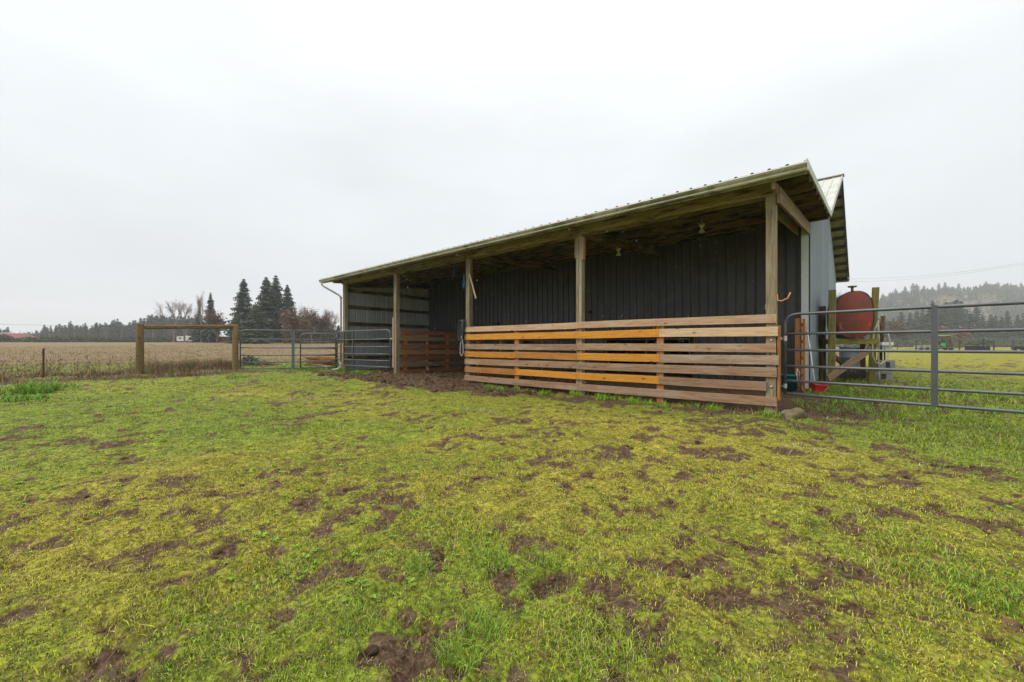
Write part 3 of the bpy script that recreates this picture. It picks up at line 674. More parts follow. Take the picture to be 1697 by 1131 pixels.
# header boards, butted over the posts
for i in range(4):
    xa, xb = -(i+1)*bay+.004, -i*bay-.004
    if i == 0: xb = .085
    if i == 3: xa = XL-.08
    beam('header', (xa, -.095, HB+.125), (xb, -.095, HB+.125), .26, .04, M['header'], barn, warp=.004)
    beam('header', (xa, .095, HB+.115), (xb, .095, HB+.115), .24, .04, M['header'], barn)
def slope_beam(name, x, y0, y1, top, dep, th, mat):
    return beam(name, (x, y0, zr(y0)-top-dep/2), (x, y1, zr(y1)-top-dep/2), dep, th, mat, barn)
slope_beam('rafter', .112, -.13, D-.03, .165, .27, .045, M['rafter'])
slope_beam('rafter', -.10, .125, D-.03, .165, .27, .04, M['rafter'])
for i in range(1, 5):
    for s in (-1, 1):
        if i == 4 and s < 0: continue
        slope_beam('rafter', -i*bay+s*.097, .12, D-.03, .165, .24, .04, M['purlin'])
    slope_beam('outrigger', -i*bay+.02, -.50, -.12, .165, .09, .04, M['rafter'])
slope_beam('outrigger', .10, -.50, -.14, .165, .12, .045, M['rafter'])
for k in range(9):                                     # purlins of the lean-to
    y = -.44+k*.565
    beam('purlin', (OX0+.03, y, zr(y)-.024-.07), (OX1-.03, y, zr(y)-.024-.07), .135, .038, M['purlin'], barn)
# dark sheet added between purlins and sheets, to deepen the shade over the pens
m = MB(); m.add([(XL, RY0+.3, zr(RY0+.3)-.0225), (.0, RY0+.3, zr(RY0+.3)-.0225), (.0, D-.01, zr(D-.01)-.0225), (XL, D-.01, zr(D-.01)-.0225), (XL, RY0+.3, zr(RY0+.3)-.0205), (.0, RY0+.3, zr(RY0+.3)-.0205), (.0, D-.01, zr(D-.01)-.0205), (XL, D-.01, zr(D-.01)-.0205)], [(0,1,2,3), (7,6,5,4), (0,4,5,1), (1,5,6,2), (2,6,7,3), (3,7,4,0)]); m.build('roof_shade_sheet', M['roofshade'], barn)
# roof sheets of the lean-to
k = 0; x = OX0
cs = 1/math.sqrt(1+.0858**2); ay = Vector((0, cs, .0858*cs))
while x < OX1-.05:
    w = min(PWD, OX1-x); sheet('roof_panel', (x, RY0-.09, zr(RY0-.09)-.02), (1, 0, 0), ay, w-.002, 0, (D-RY0+.09)/cs, M['roofm'], barn, .022); x += PWD
# main roof, both slopes
sl_ = math.hypot(5.1, ZRG-ZJ); a1 = Vector((0, 5.1/sl_, (ZRG-ZJ)/sl_)); a2 = Vector((0, -5.1/sl_, (ZRG-ZJ)/sl_))
x = OX0
while x < OX1-.05:
    w = min(PWD, OX1-x)
    sheet('roof_panel', (x, D-.02, ZJ-.0), (1, 0, 0), a1, w-.002, 0, sl_, M['roofm'], barn, .02)
    sheet('roof_panel', (x+w, YF+.42, zm(YF+.42)+.0), (-1, 0, 0), a2, w-.002, 0, sl_+.42*1.1, M['roofm'], barn, .02); x += PWD
for k in range(10):
    y = D+.3+k*.515
    beam('purlin', (OX0+.03, y, zm(y)-.10), (OX1-.03, y, zm(y)-.10), .13, .038, M['purlin'], barn)
for k in range(11):
    y = YR+.25+k*.515
    beam('purlin', (OX0+.03, y, zm(y)-.10), (OX1-.03, y, zm(y)-.10), .13, .038, M['purlin'], barn)
beam('ridge_cap', (OX0-.03, YR, ZRG+.02), (OX1+.06, YR, ZRG+.02), .03, .3, M['roofm'], barn)
# rake trims: L shaped metal strips
def rake(y0, z0, y1, z1, mat, wdt=.13, name='rake_trim'):
    return beam(name, (OX1+.012, y0, z0), (OX1+.012, y1, z1), wdt, .022, mat, barn, ch=.002)
rake(RY0-.06, zr(RY0-.06)-.045, D-.02, ZJ-.045, M['roofm'])
rake(D-.02, ZJ-.03, YR, ZRG-.03, M['roofm'])
rake(YR, ZRG-.05, YF+.44, zm(YF+.44)-.05, M['purlin'], .15)
beam('rake_trim', (OX0-.012, RY0-.06, zr(RY0-.06)-.045), (OX0-.012, D, ZJ-.045), .13, .022, M['roofm'], barn, ch=.002)
beam('fascia', (OX0, RY0+.035, zr(RY0)-.10), (OX1, RY0+.035, zr(RY0)-.10), .14, .03, M['gutter'], barn)
beam('fascia', (OX0, YF+.43, zm(YF+.43)-.09), (OX1, YF+.43, zm(YF+.43)-.09), .14, .03, M['roofm'], barn)
# gutter: K profile extruded along the eave
gz = zr(RY0)-.035
def extr(prof, x0, x1, mat, name, smooth=False):
    vs = [(x, y, z) for x in (x0, x1) for y, z in prof]; q = len(prof)
    fs = [(i, (i+1) % q, q+(i+1) % q, q+i) for i in range(q)]+[tuple(range(q)), tuple(range(q, 2*q))[::-1]]
    return MB().add(vs, fs).build(name, mat, barn)
g0 = RY0-.0
extr([(g0, gz), (g0-.004, gz), (g0-.004, gz-.118), (g0-.070, gz-.118), (g0-.078, gz-.085), (g0-.108, gz-.045), (g0-.112, gz-.012), (g0-.108, gz-.012), (g0-.104, gz-.045), (g0-.074, gz-.083), (g0-.066, gz-.114), (g0, gz-.114)], OX0-.04, OX1+.02, M['gutter'], 'gutter')
extr([(g0-.099, gz-.006), (g0-.118, gz-.004), (g0-.120, gz-.022), (g0-.1125, gz-.024)], OX0-.04, OX1+.02, M['gutterlip'], 'gutter_lip')
extr([(g0-.0785, gz-.0845), (g0-.086, gz-.088), (g0-.082, gz-.1), (g0-.0745, gz-.103)], OX0-.04, OX1+.02, M['gutterlip'], 'gutter_lip')
m = MB(); m.add([(OX1+.021, g0, gz), (OX1+.021, g0, gz-.116), (OX1+.021, g0-.07, gz-.116), (OX1+.021, g0-.11, gz-.04), (OX1+.021, g0-.11, gz-.01), (OX1+.024, g0, gz), (OX1+.024, g0, gz-.116), (OX1+.024, g0-.07, gz-.116), (OX1+.024, g0-.11, gz-.04), (OX1+.024, g0-.11, gz-.01)],
                 [(0,1,2,3,4), (9,8,7,6,5), (0,5,6,1), (1,6,7,2), (2,7,8,3), (3,8,9,4), (4,9,5,0)]); m.build('gutter_end_cap', M['gutterlip'], barn)
# downspout at the left end
x0 = OX0+.12; xa = XL-.10
m = MB(); m.tube([(x0, g0-.06, gz-.11), (x0+.0, g0-.06, gz-.2), (x0+.07, g0-.03, gz-.27), (xa-.15, -.17, gz-.62), (xa, -.13, gz-.72), (xa, -.13, gz-.85), (xa, -.13, .38)], .034, 8); m.build('downspout', M['downspout'], barn, True)
for z in (3.0, 1.8, .7): MB().box((xa, -.13, z), (.09, .09, .03)).build('downspout_strap', M['downspout'], barn)
MB().tube([(xa, -.13, .42), (xa-.0, -.14, .24), (xa-.06, -.22, .14), (xa-.2, -.38, .09)], .05, 8).build('downspout_elbow', M['white'], barn, True)
# lamps under the lean-to
for u, v in ((1163, 380), (1025, 419)):
    dd = 9.1 if u > 1100 else 10.6; c = at(u, v, dd)
    t = empty('lamp_holder', (c.x, c.y, c.z), 'white porcelain lamp holder under the lean-to roof, '+('the one nearer the right hand post' if u > 1100 else 'the one nearer the middle post'), 'lamp', 'lamp holders under the roof')
    m = MB(); m.lathe([(.0, .09), (.055, .088), (.055, .06), (.028, .045), (.024, 0), (.04, -.02), (.062, -.06), (.064, -.075), (.0, -.07)], (c.x, c.y, c.z), 14); m.build('socket', M['lampw'], t, True)
    MB().tube([(c.x, c.y, c.z+.08), (c.x, c.y, zr(c.y)-.08)], .012, 6).build('conduit', M['galv'], t)
    MB().box((c.x, c.y, c.z+.11), (.11, .11, .04)).build('junction_box', M['galv'], t)

# ------------------------------------------------------------------ board fences
ROWS = [(1.61,1.468),(1.405,1.25),(1.13,.985),(.926,.772),(.725,.572),(.495,.345),(.248,.098)]
ff = empty('board_fence', (-3.66, -.09, 0), 'seven rail fence of orange and weathered brown boards across the front of the shed', 'fence')
X0, XD, XM1, XM2, X1 = -2*bay-.07, -bay-.02, -1.5*bay, -.5*bay, .085
lay = [[(X0,XD,'toprail'),(XD,X1,'toprail')],
       [(X0,XD,'orange'),(XD,XM2,'orange'),(XM2,X1+.02,'pale')],
       [(X0,XD,'weathered'),(XD,X1-.005,'weathered')],
       [(X0,XM1,'orange'),(XM1,XD,'dullorange'),(XD,XM2,'orange'),(XM2,X1+.03,'old')],
       [(X0,XD,'weathered'),(XD,X1+.005,'weathered')],
       [(X0,XM1,'dullorange'),(XM1,XD,'orange'),(XD,XM2-.01,'orange'),(XM2-.01,X1-.14,'weathered')],
       [(X0-.01,XD,'weathered'),(XD,X1+.005,'weathered')]]
for (t_, b_), row in zip(ROWS, lay):
    for j, (xa, xb, mt) in enumerate(row):
        s = random.uniform(-.006, .006); yo = -.093 - random.uniform(0, .003)
        if mt in ('toprail', 'weathered') and xa > -4 and mt == 'toprail': pass
        z = (t_+b_)/2
        o = beam('board', (xa+.002, yo, z+s), (xb-.002, yo, z-s), t_-b_, .036, M[mt], ff, warp=.003)
        if mt == 'pale': o['label'] = 'pale tan board, newest in the fence'
for xm in (XM1, XM2): beam('stake', (xm, -.053, -.3), (xm, -.053, 1.57 if xm == XM2 else 1.44), .135, .038, M['stake'], ff, up=(1,0,0))
beam('end_board', (.105, .0, .2), (.105, .0, 1.42), .13, .035, M['stake'], ff, up=(0,1,0))
nm = MB()
for (t_, b_), row in zip(ROWS, lay):
    for xx in (X0+.05, XD-.05, XD+.05, XM1, XM2-.05, XM2+.05, X1-.06):
        for dz in (.035, -.035): nm.box((xx+random.uniform(-.02,.02), -.114, (t_+b_)/2+dz), (.010, .004, .010))
o = nm.build('nail_heads', M['rusty'], ff); o['kind'] = 'stuff'
for z in (1.18, .42):
    m = MB(); m.lathe([(0, .02), (.012, .018), (.02, .006), (.02, 0)], (0, 0, 0), 10, Matrix.Translation((.01, -.073, z)) @ Matrix.Rotation(R(90), 4, 'X')); m.build('bolt', M['galv'], ff, True)

def partition(x, label):
    t = empty('board_partition', (x, 2.1, 0), label, 'fence', 'board partitions between the pens')
    for k, (t_, b_) in enumerate(ROWS):
        z = (t_+b_)/2; mt = M['redwood' if k % 2 == 0 else 'brownred']
        s = random.uniform(-.008, .008)
        beam('board', (x+.10, .1, z+s), (x+.10, D-.06, z-s), t_-b_, .036, mt, t, warp=.003)
    for q, wd in ((.32, .13), (1.25, .07), (2.2, .13), (3.35, .08)):
        beam('stake', (x+.062, q, -.2), (x+.062, q, 1.5), wd, .036, M['stake'], t, up=(0,1,0))
    return t
partition(-3*bay, 'dark red brown board partition behind the second post from the left, at the back of the muddy pen')
partition(-2*bay, 'board partition running back to the wall behind the orange front fence, seen through its gaps')
o = beam('trim_board', (-3*bay-.085, -.06, .34), (-3*bay-.085, -.06, 2.05), .09, .05, M['toprail'], barn, up=(1,0,0)); o['label'] = 'reddish new board up the side of a post'

# ------------------------------------------------------------------ tube gates
def gate(name, a, b, zs, ztop, label, mat, braces=(), rt=.022, round_left=True, round_right=False, wide=.10, group=None, cr=.18, drops=False):
    """pipe gate from a to b (x, y): zs the lower rails, ztop the top rail; bars through braces"""
    a, b = Vector((a[0], a[1], 0)), Vector((b[0], b[1], 0)); g = empty(name, (a.x, a.y, 0), label, 'gate', group)
    dr_ = (b-a).normalized(); Ln = (b-a).length; P = lambda t, z: (a.x+dr_.x*t, a.y+dr_.y*t, z)
    zb = zs[-1]; pts = []
    if round_left:
        pts += [P(0, zb), P(0, ztop-cr)]+[P(cr*(1-math.cos(q)), ztop-cr+cr*math.sin(q)) for q in np.linspace(.25, math.pi/2, 6)]
    else: pts += [P(0, ztop)]
    if round_right:
        pts += [P(Ln-cr+cr*math.sin(q), ztop-cr+cr*math.cos(q)) for q in np.linspace(0, math.pi/2-.2, 6)]+[P(Ln, ztop-cr), P(Ln, zb)]
    else: pts += [P(Ln, ztop)]
    MB().tube(pts, rt, 10).build('end_frame', mat, g, True)
    if not round_left: MB().tube([P(0, zb), P(0, ztop)], rt, 10).build('upright', mat, g, True)
    if not round_right: MB().tube([P(Ln, zb), P(Ln, ztop)], rt, 10).build('upright', mat, g, True)
    for z in zs:
        o = MB().tube([P(0, z)]+[P(Ln*q, z-.006*math.sin(math.pi*q)) for q in (.25, .5, .75)]+[P(Ln, z)], rt*.88, 10).build('rail', mat, g, True)
    side = Vector((dr_.y, -dr_.x, 0))
    if side.dot(Vector((CAMX, CAMY, 0))-a) < 0: side = -side
    for t, wd in braces:
        c = a+dr_*t; ca = math.atan2(dr_.y, dr_.x)
        Mx = Matrix.Translation((c.x, c.y, (ztop+zb)/2)) @ Matrix.Rotation(ca, 4, 'Z')
        MB().box((0, 0, 0), (wd, rt*2.15, ztop-zb+.05), Mx).build('brace', mat, g)
    if drops:
        m = MB()
        for z in list(zs)+[ztop]:
            for q in np.arange(cr, Ln, .035):
                if random.random() < .7:
                    p = Vector(P(q+random.uniform(-.01, .01), z-rt*.88-.003)); m.tube([p+Vector((0,0,.004)), p, p-Vector((0,0,.004))], [.002, .0042, .002], 5, False)
        dm, n2, b2 = newmat('water_drops'); b2.inputs['Base Color'].default_value = (.8,.85,.88,1); b2.inputs['Roughness'].default_value = .05; b2.inputs['Transmission Weight'].default_value = .8; b2.inputs['IOR'].default_value = 1.33
        o = m.build('water_drops', dm, g, True); o['kind'] = 'stuff'
    return g
ga = at(1301, 600, 6.66); gb_ = at(1697, 600, 4.80)
gd = Vector((gb_.x-ga.x, gb_.y-ga.y, 0)).normalized(); GL = 3.55
gend = (ga.x+gd.x*GL, ga.y+gd.y*GL)
gate('tube_gate', (ga.x, ga.y), gend, [1.285, 1.022, .762, .524, .312], 1.60, 'dark grey six rail tube gate hung on the right hand shed post, beaded with rain', M['gategrey'], braces=((1.70, .062),), rt=.0235, round_right=True, cr=.17, drops=True)
tg = bpy.data.objects['tube_gate']
m = MB(); h0 = Vector((.125, .0, 1.21)); m.tube([h0, (ga.x-.02, ga.y, 1.21)], .008, 8); m.box((.13, 0, 1.21), (.02, .05, .05)); m.tube([(ga.x, ga.y, 1.17), (ga.x, ga.y, 1.25)], .029, 10); m.build('hinge', M['galv'], tg)
m = MB(); m.tube([(.125, 0, .43), (ga.x-.02, ga.y, .43)], .008, 8); m.tube([(ga.x, ga.y, .40), (ga.x, ga.y, .47)], .029, 10); m.build('hinge', M['galv'], tg)
ge = (gend[0]+gd.x*.22, gend[1]+gd.y*.22)
o = MB().tube([(ge[0], ge[1], -.5), (ge[0], ge[1], 1.85)], .09, 12).build('gate_post', M['roundpost']); tag(o, 'round wooden post that the grey tube gate closes against', 'post')

A0 = Vector((XL-.12, -.28, 0))
g1 = Vector((P2.x, P2.y, 0))+ (A0-Vector((P2.x, P2.y, 0))).normalized()*.16
LnA = (A0-g1).length
gate('tube_gate', (g1.x, g1.y), (A0.x, A0.y), [1.33, 1.01, .73, .46, .225], 1.67, 'long grey tube gate from the wooden fence post to the shed corner', M['gatefar'], braces=((LnA*.53, .10),), rt=.024, group='grey tube gates left of the shed')
dA = (A0-g1).normalized(); off = Vector((dA.y, -dA.x, 0))
if off.dot(Vector((CAMX, CAMY, 0))-A0) < 0: off = -off
b0 = A0-dA*1.30+off*.10; b1 = A0+off*.08-dA*.02
gate('tube_gate', (b0.x, b0.y), (b1.x, b1.y), [1.24, .97, .70, .47, .24], 1.56, 'narrow walk-through tube gate overlapping the end of the long gate', M['gatefar'], rt=.024, round_right=True, group='grey tube gates left of the shed')
gate('tube_gate', (XL-.08, -.36), (-3*bay-.20, -.12), [1.32, 1.05, .79, .56, .34], 1.64, 'grey tube gate across the first bay of the shed, chained to the second post', M['gatefar'], braces=((.62, .03), (1.25, .03)), rt=.023, round_right=True, group='grey tube gates left of the shed')
m = MB()
for k in range(5): 
    p = Vector((-3*bay-.20+.03*k, -.13, 1.33-.006*(k % 2))); m.tube([p, p+Vector((.02, 0, .012)), p+Vector((.035, 0, 0)), p+Vector((.02, 0, -.012)), p], .005, 5, False)
tag(m.build('gate_chain', M['galv']), 'short steel chain fastening the gate to the second shed post', 'chain')
# gate inside the low opening
t = empty('pipe_gate', (-3.9, D-.08, 0), 'dark pipe gate across the low opening in the back wall', 'gate')
for z in (1.28, .99, .70, .42): MB().tube([(-5.22, D-.08, z), (-2.62, D-.08, z)], .019, 8).build('rail', M['gatefar'], t, True)
for x in (-5.22, -2.62, -3.9): MB().tube([(x, D-.08, .40), (x, D-.08, 1.30)], .019, 8).build('upright', M['gatefar'], t, True)

# ------------------------------------------------------------------ the wooden H brace and wire fence
def gz_(x, y): return float(zt(np.array([x]), np.array([y]), False)[0])
wf = empty('wire_fence', (P1.x, P1.y, 0), 'barbed wire fence with a wooden H brace and a rusty steel post', 'fence')
def rpost(name, p, ztop_, r):
    z0 = gz_(p.x, p.y); h = ztop_-z0
    m = MB(); m.tube([(p.x, p.y, z0-.4), (p.x+.004, p.y, z0+.15), (p.x-.004, p.y, z0+h*.6), (p.x, p.y, z0+h-.02), (p.x, p.y, z0+h)], [r*1.12, r*1.08, r, r*.97, r*.86], 12); return m.build(name, M['roundpost'], wf, True)
rpost('wooden_post', P1, 1.79, .10); rpost('wooden_post', P2, 1.88, .10)
za = 1.094+(HOR-541.5)/FPX*13.9; dz = Vector((P2.x-P1.x, P2.y-P1.y, 0)).normalized()*.09
o = beam('brace_rail', (P1.x+dz.x, P1.y+dz.y, 1.685), (P2.x-dz.x, P2.y-dz.y, 1.80), .13, .12, M['roundpost'], wf, ch=.035)
TP = P1+Vector((fdir.x, fdir.y, 0))*2.05
z0 = -.02; m = MB(); m.box((TP.x, TP.y, z0+.33), (.045, .008, 1.4)); m.box((TP.x, TP.y+.02, z0+.33), (.008, .04, 1.4)); m.build('steel_post', M['rusty'], wf)
def wire(p, q, sag=.0, r=.0022, barbs=True, name='wire'):
    p, q = Vector(p), Vector(q); Ln = (q-p).length; k = max(2, int(Ln/1.2)); m = MB()
    pts = [p.lerp(q, i/k)+Vector((0, 0, -sag*math.sin(math.pi*i/k))) for i in range(k+1)]; m.tube(pts, r, 4, False)
    if barbs:
        for i in range(int(Ln/.14)):
            c = p.lerp(q, (i+.5)*.14/Ln); c.z -= sag*math.sin(math.pi*(i+.5)*.14/Ln); a = random.uniform(0, 3)
            e_ = Vector((fnor.x*math.cos(a), fnor.y*math.cos(a), math.sin(a)))*.014; m.tube([c-e_, c+e_], .0022, 3, False)
    return m.build(name, M['wire'], wf)
F3 = Vector((fdir.x, fdir.y, 0)); far_end = P1+F3*8.6
for zz in (1.66, 1.20, .86, .66):
    wire((P1.x, P1.y, zz+.03), (far_end.x, far_end.y, zz), .03); wire((P1.x, P1.y, zz+.03), (P2.x, P2.y, zz+.1), .01)
wire((P1.x+dz.x*2, P1.y+dz.y*2, 1.15+.0), (P2.x-dz.x, P2.y-dz.y, .45), 0, .004, False, 'tension_wire'); wire((P2.x-dz.x, P2.y-dz.y, 1.25), (P1.x+dz.x*4, P1.y+dz.y*4, .5), 0, .004, False, 'tension_wire')
for s in (4.6, 7.1): 
    q = P1+F3*s; z0 = gz_(q.x, q.y); m = MB(); m.box((q.x, q.y, z0+.33), (.045, .008, 1.4)); m.box((q.x, q.y+.02, z0+.33), (.008, .04, 1.4)); m.build('steel_post', M['rusty'], wf)

# ------------------------------------------------------------------ tack and odds and ends on the posts
C0 = Vector((-2*bay, -.08, 0))
t = empty('halter', (C0.x-.1, -.1, 1.6), 'black horse halters with grey lead ropes hanging on the middle left post', 'halter')
m = MB(); m.tube([(C0.x-.03, -.07, 1.83), (C0.x-.07, -.12, 1.80), (C0.x-.10, -.16, 1.84)], .008, 6); m.build('hook', M['rusty'], t)
m = MB()
for k in range(4):
    r_ = .11+.03*k; cx_ = C0.x-.12-.015*k; m.tube([(cx_+r_*.55*math.cos(q), -.13-.015*k, 1.82-r_*1.55+r_*1.5*math.sin(q)) for q in np.linspace(0, 2*math.pi, 15)], .026, 5, False)
m.tube([(C0.x-.1, -.14, 1.8), (C0.x-.09, -.15, 1.5), (C0.x-.13, -.14, 1.2)], .032, 6); m.tube([(C0.x-.14, -.14, 1.8), (C0.x-.17, -.15, 1.45), (C0.x-.16, -.14, 1.1)], .03, 6)
m.build('straps', M['strap'], t, True)
m = MB(); m.tube([(C0.x-.10, -.17, 1.78), (C0.x-.06, -.18, 1.5), (C0.x-.10, -.18, 1.3), (C0.x-.06, -.18, 1.1), (C0.x-.05, -.18, .88), (C0.x-.11, -.18, .79), (C0.x-.18, -.18, .86), (C0.x-.17, -.18, 1.1), (C0.x-.13, -.17, 1.3)], .015, 6); m.tube([(C0.x-.16, -.17, 1.35), (C0.x-.06, -.18, 1.25), (C0.x-.14, -.17, 1.18), (C0.x-.05, -.17, 1.42)], .012, 6); m.build('lead_rope', M['rope_gr'], t, True)
m = MB()
for k in range(3): m.tube([(C0.x-.09+.01*k, -.10-.02*k, 3.1-.02*k), (C0.x-.13, -.12, 2.9), (C0.x-.10-.02*k, -.11, 2.68+.03*k), (C0.x-.08, -.10, 2.9), (C0.x-.09, -.10, 3.1)], .01, 6)
tag(m.build('blue_rope', M['rope_bl'], None, True), 'looped blue rope tied to the head of the middle left post', 'rope')
c = at(752, 436, 12.3); m = MB(); m.tube([(c.x, c.y, 3.75), (c.x+.02, c.y, 3.4), (c.x, c.y, 3.25), (c.x-.06, c.y, 3.12)], .012, 6); m.tube([(c.x, c.y, 3.26), (c.x-.09, c.y, 3.14)], .008, 5)
tag(m.build('hanging_twine', M['rope_bl'], None, True), 'blue twine hanging from the roof left of the halter post', 'cord')
o = beam('loose_lath', (C0.x+.11, -.10, 3.10), (C0.x+.34, -.06, 2.40), .05, .018, M['toprail'], up=(1,0,0)); tag(o, 'thin loose slat hanging askew beside the head of the halter post', 'lath')
m = MB(); q0 = Vector((.08, -.02, 1.88)); m.tube([q0+Vector((0, 0, .05)), q0+Vector((.01, -.03, -.05)), q0+Vector((.07, -.05, -.07)), q0+Vector((.15, -.05, -.03)), q0+Vector((.19, -.05, .06))], .011, 7)
tag(m.build('rope_end', M['rope_or'], None, True), 'orange rope end curling out from the right hand shed post', 'rope')
c = at(1265, 507, 9.95); c.y = D-.045
t = empty('outlet_box', (c.x, c.y, c.z), 'small white outlet box on the dark wall beside the right hand post', 'outlet')
MB().box((c.x, c.y, c.z), (.08, .05, .13)).build('cover', M['white'], t); MB().box((c.x, c.y-.028, c.z+.03), (.03, .006, .03)).build('socket', M['black'], t); MB().box((c.x, c.y-.028, c.z-.03), (.03, .006, .03)).build('socket', M['black'], t)
def on_wall(u, y=D):
    k = (u-UC)/FPX; dy = y-CAMY; dx = (k*FW[1]*dy-RT[1]*dy)/(RT[0]-k*FW[0]); return CAMX+dx
for u, v, w, h, lab in ((823, 538, .30, .16, 'small black vent box on the dark wall right of the halter post'), (978, 518, .11, .10, 'tiny black box on the dark wall right of the middle post')):
    x = on_wall(u); dd = camspace(x, D)[0]; z = CAMZ-(v-HOR)/FPX*dd; t = empty('vent_box', (x, D-.05, z), lab, 'vent box')
    MB().box((x, D-.07, z), (w, .10, h)).build('housing', M['black'], t)
    for k in range(3): MB().box((x, D-.123, z-h*.3+k*h*.3), (w*.9, .008, h*.12)).build('louvre', M['black'], t)
x = on_wall(862); dd = camspace(x, D-.3)[0]
t = empty('feed_trough', (x, D-.25, .8), 'black wall feeder behind the orange fence, left of the middle post', 'trough')
m = MB(); m.add([(x-.45, D-.05, 1.3), (x+.45, D-.05, 1.3), (x+.45, D-.42, 1.22), (x-.45, D-.42, 1.22), (x-.38, D-.06, .88), (x+.38, D-.06, .88), (x+.38, D-.26, .86), (x-.38, D-.26, .86)], [(4,5,6,7), (0,4,7,3), (1,2,6,5), (3,7,6,2), (0,1,5,4)]); m.build('bin', M['black'], t)
MB().tube([(x-.46, D-.06, 1.3), (x-.46, D-.43, 1.23), (x+.46, D-.43, 1.23), (x+.46, D-.06, 1.3)], .018, 6).build('rim', M['black'], t)

# wheelbarrow behind the dark partition
wb = at(745, 590, 16.4); wx, wy = -3*bay+1.25, 3.2
t = empty('wheelbarrow', (wx, wy, 0), 'pink red wheelbarrow behind the dark board partition', 'wheelbarrow')
m = MB(); tz = .83; m.add([(wx-.65, wy-.34, tz), (wx+.45, wy-.34, tz), (wx+.45, wy+.34, tz), (wx-.65, wy+.34, tz), (wx-.35, wy-.22, tz-.3), (wx+.3, wy-.22, tz-.3), (wx+.3, wy+.22, tz-.3), (wx-.35, wy+.22, tz-.3)], [(4,5,6,7), (0,1,5,4), (1,2,6,5), (2,3,7,6), (3,0,4,7)]); m.build('tray', M['pink'], t)
MB().tube([(wx-.65, wy-.34, tz), (wx+.45, wy-.34, tz), (wx+.45, wy+.34, tz), (wx-.65, wy+.34, tz), (wx-.65, wy-.34, tz)], .018, 6).build('rim', M['pink'], t)
for s in (-1, 1):
    MB().tube([(wx+1.0, wy+s*.3, tz-.12), (wx+.3, wy+s*.24, tz-.33), (wx-.75, wy+s*.06, tz-.55)], .018, 6).build('handle', M['black'], t)
    MB().tube([(wx+.35, wy+s*.24, tz-.33), (wx+.4, wy+s*.26, .08)], .016, 6).build('leg', M['black'], t)
MB().lathe([(.12, -.05), (.2, -.05), (.23, 0), (.2, .05), (.12, .05), (.12, -.05)], (0, 0, 0), 16, Matrix.Translation((wx-.72, wy, .28)) @ Matrix.Rotation(R(90), 4, 'X')).build('wheel', M['tyre'], t, True)

# ------------------------------------------------------------------ by the right hand corner
bk = at(1308, 640, 9.2); bz = gz_(bk.x, bk.y)-.01
t = empty('bucket', (bk.x, bk.y, bz), 'teal plastic bucket standing behind the gate hinge', 'bucket')
MB().lathe([(.0, .01), (.135, .01), (.14, .0), (.165, .33), (.178, .335), (.178, .37), (.185, .37), (.185, .39), (.17, .39), (.155, .3), (.13, .03), (0, .03)], (bk.x, bk.y, bz), 24).build('body', M['teal'], t, True)
MB().tube([(bk.x+.18, bk.y-.02, bz+.35), (bk.x+.20, bk.y-.04, bz+.45), (bk.x+.16, bk.y-.08, bz+.53), (bk.x+.15, bk.y-.12, bz+.42), (bk.x+.17, bk.y-.16, bz+.3)], .009, 6).build('handle', M['white'], t, True)
# pallet leaning against the wall corner, seen nearly edge on
px_, py_ = at(1334, 640, 9.45).x, at(1334, 640, 9.45).y
t = empty('pallet', (px_, py_, 0), 'orange brown wooden pallet stood on edge against the white corner trim', 'pallet')
pz = gz_(px_, py_); ex = Vector((RT[0], RT[1], 0)); ey = Vector((.05, .995, 0)).normalized(); ex = Vector((.995, -.05, 0))
base = Vector((px_-.13, py_-.12, pz))
beam('bearer', base+Vector((0,0,0)), base+Vector((0.0,0.03,1.68)), .10, .04, M['stake'], t, up=(1,0,0))
beam('bearer', base+Vector((.055,.45,0)), base+Vector((.055,.45,1.64)), .09, .04, M['stake'], t, up=(1,0,0))
for k in range(9):
    z = pz+.06+k*.195; beam('slat', base+Vector((.085,-.02,z-pz)), base+Vector((.085,.62,z-pz)), .12, .02, M['pale'], t, up=(0,0,1))
beam('bearer', base+Vector((.125,-.03,0)), base+Vector((.125,.0,1.66)), .04, .04, M['dullorange'], t, up=(1,0,0))
c = at(1352, 636, 9.1); q = at(1338, 548, 9.75)
tag(MB().tube([(c.x, c.y, .08), (q.x, q.y, 1.46)], .014, 8).build('white_pole', M['white'], None, True), 'slim white pole leaning on the wall corner behind the gate', 'pole')
# red plastic scoop
c = at(1353, 636, 8.9); cz = gz_(c.x, c.y)
t = empty('scoop', (c.x, c.y, cz), 'red plastic scoop head lying in the grass by the barn corner', 'scoop')
m = MB(); R3 = Matrix.Translation((c.x, c.y, cz+.0)) @ Matrix.Rotation(YAW+.15, 4, 'Z') @ Matrix.Rotation(R(12), 4, 'Y')
vs = [(-.16,-.1,.16),(.16,-.1,.20),(.13,.14,.24),(-.13,.14,.22),(-.06,-.06,.0),(.07,-.06,.02),(.05,.05,.03),(-.05,.05,.02)]; m.add([R3 @ Vector(p) for p in vs], [(4,5,6,7), (0,1,5,4), (1,2,6,5), (2,3,7,6), (3,0,4,7)]); m.build('bowl', M['redplastic'], t)
MB().tube([R3 @ Vector(p) for p in vs[:4]]+[R3 @ Vector(vs[0])], .012, 6).build('rim', M['redplastic'], t)
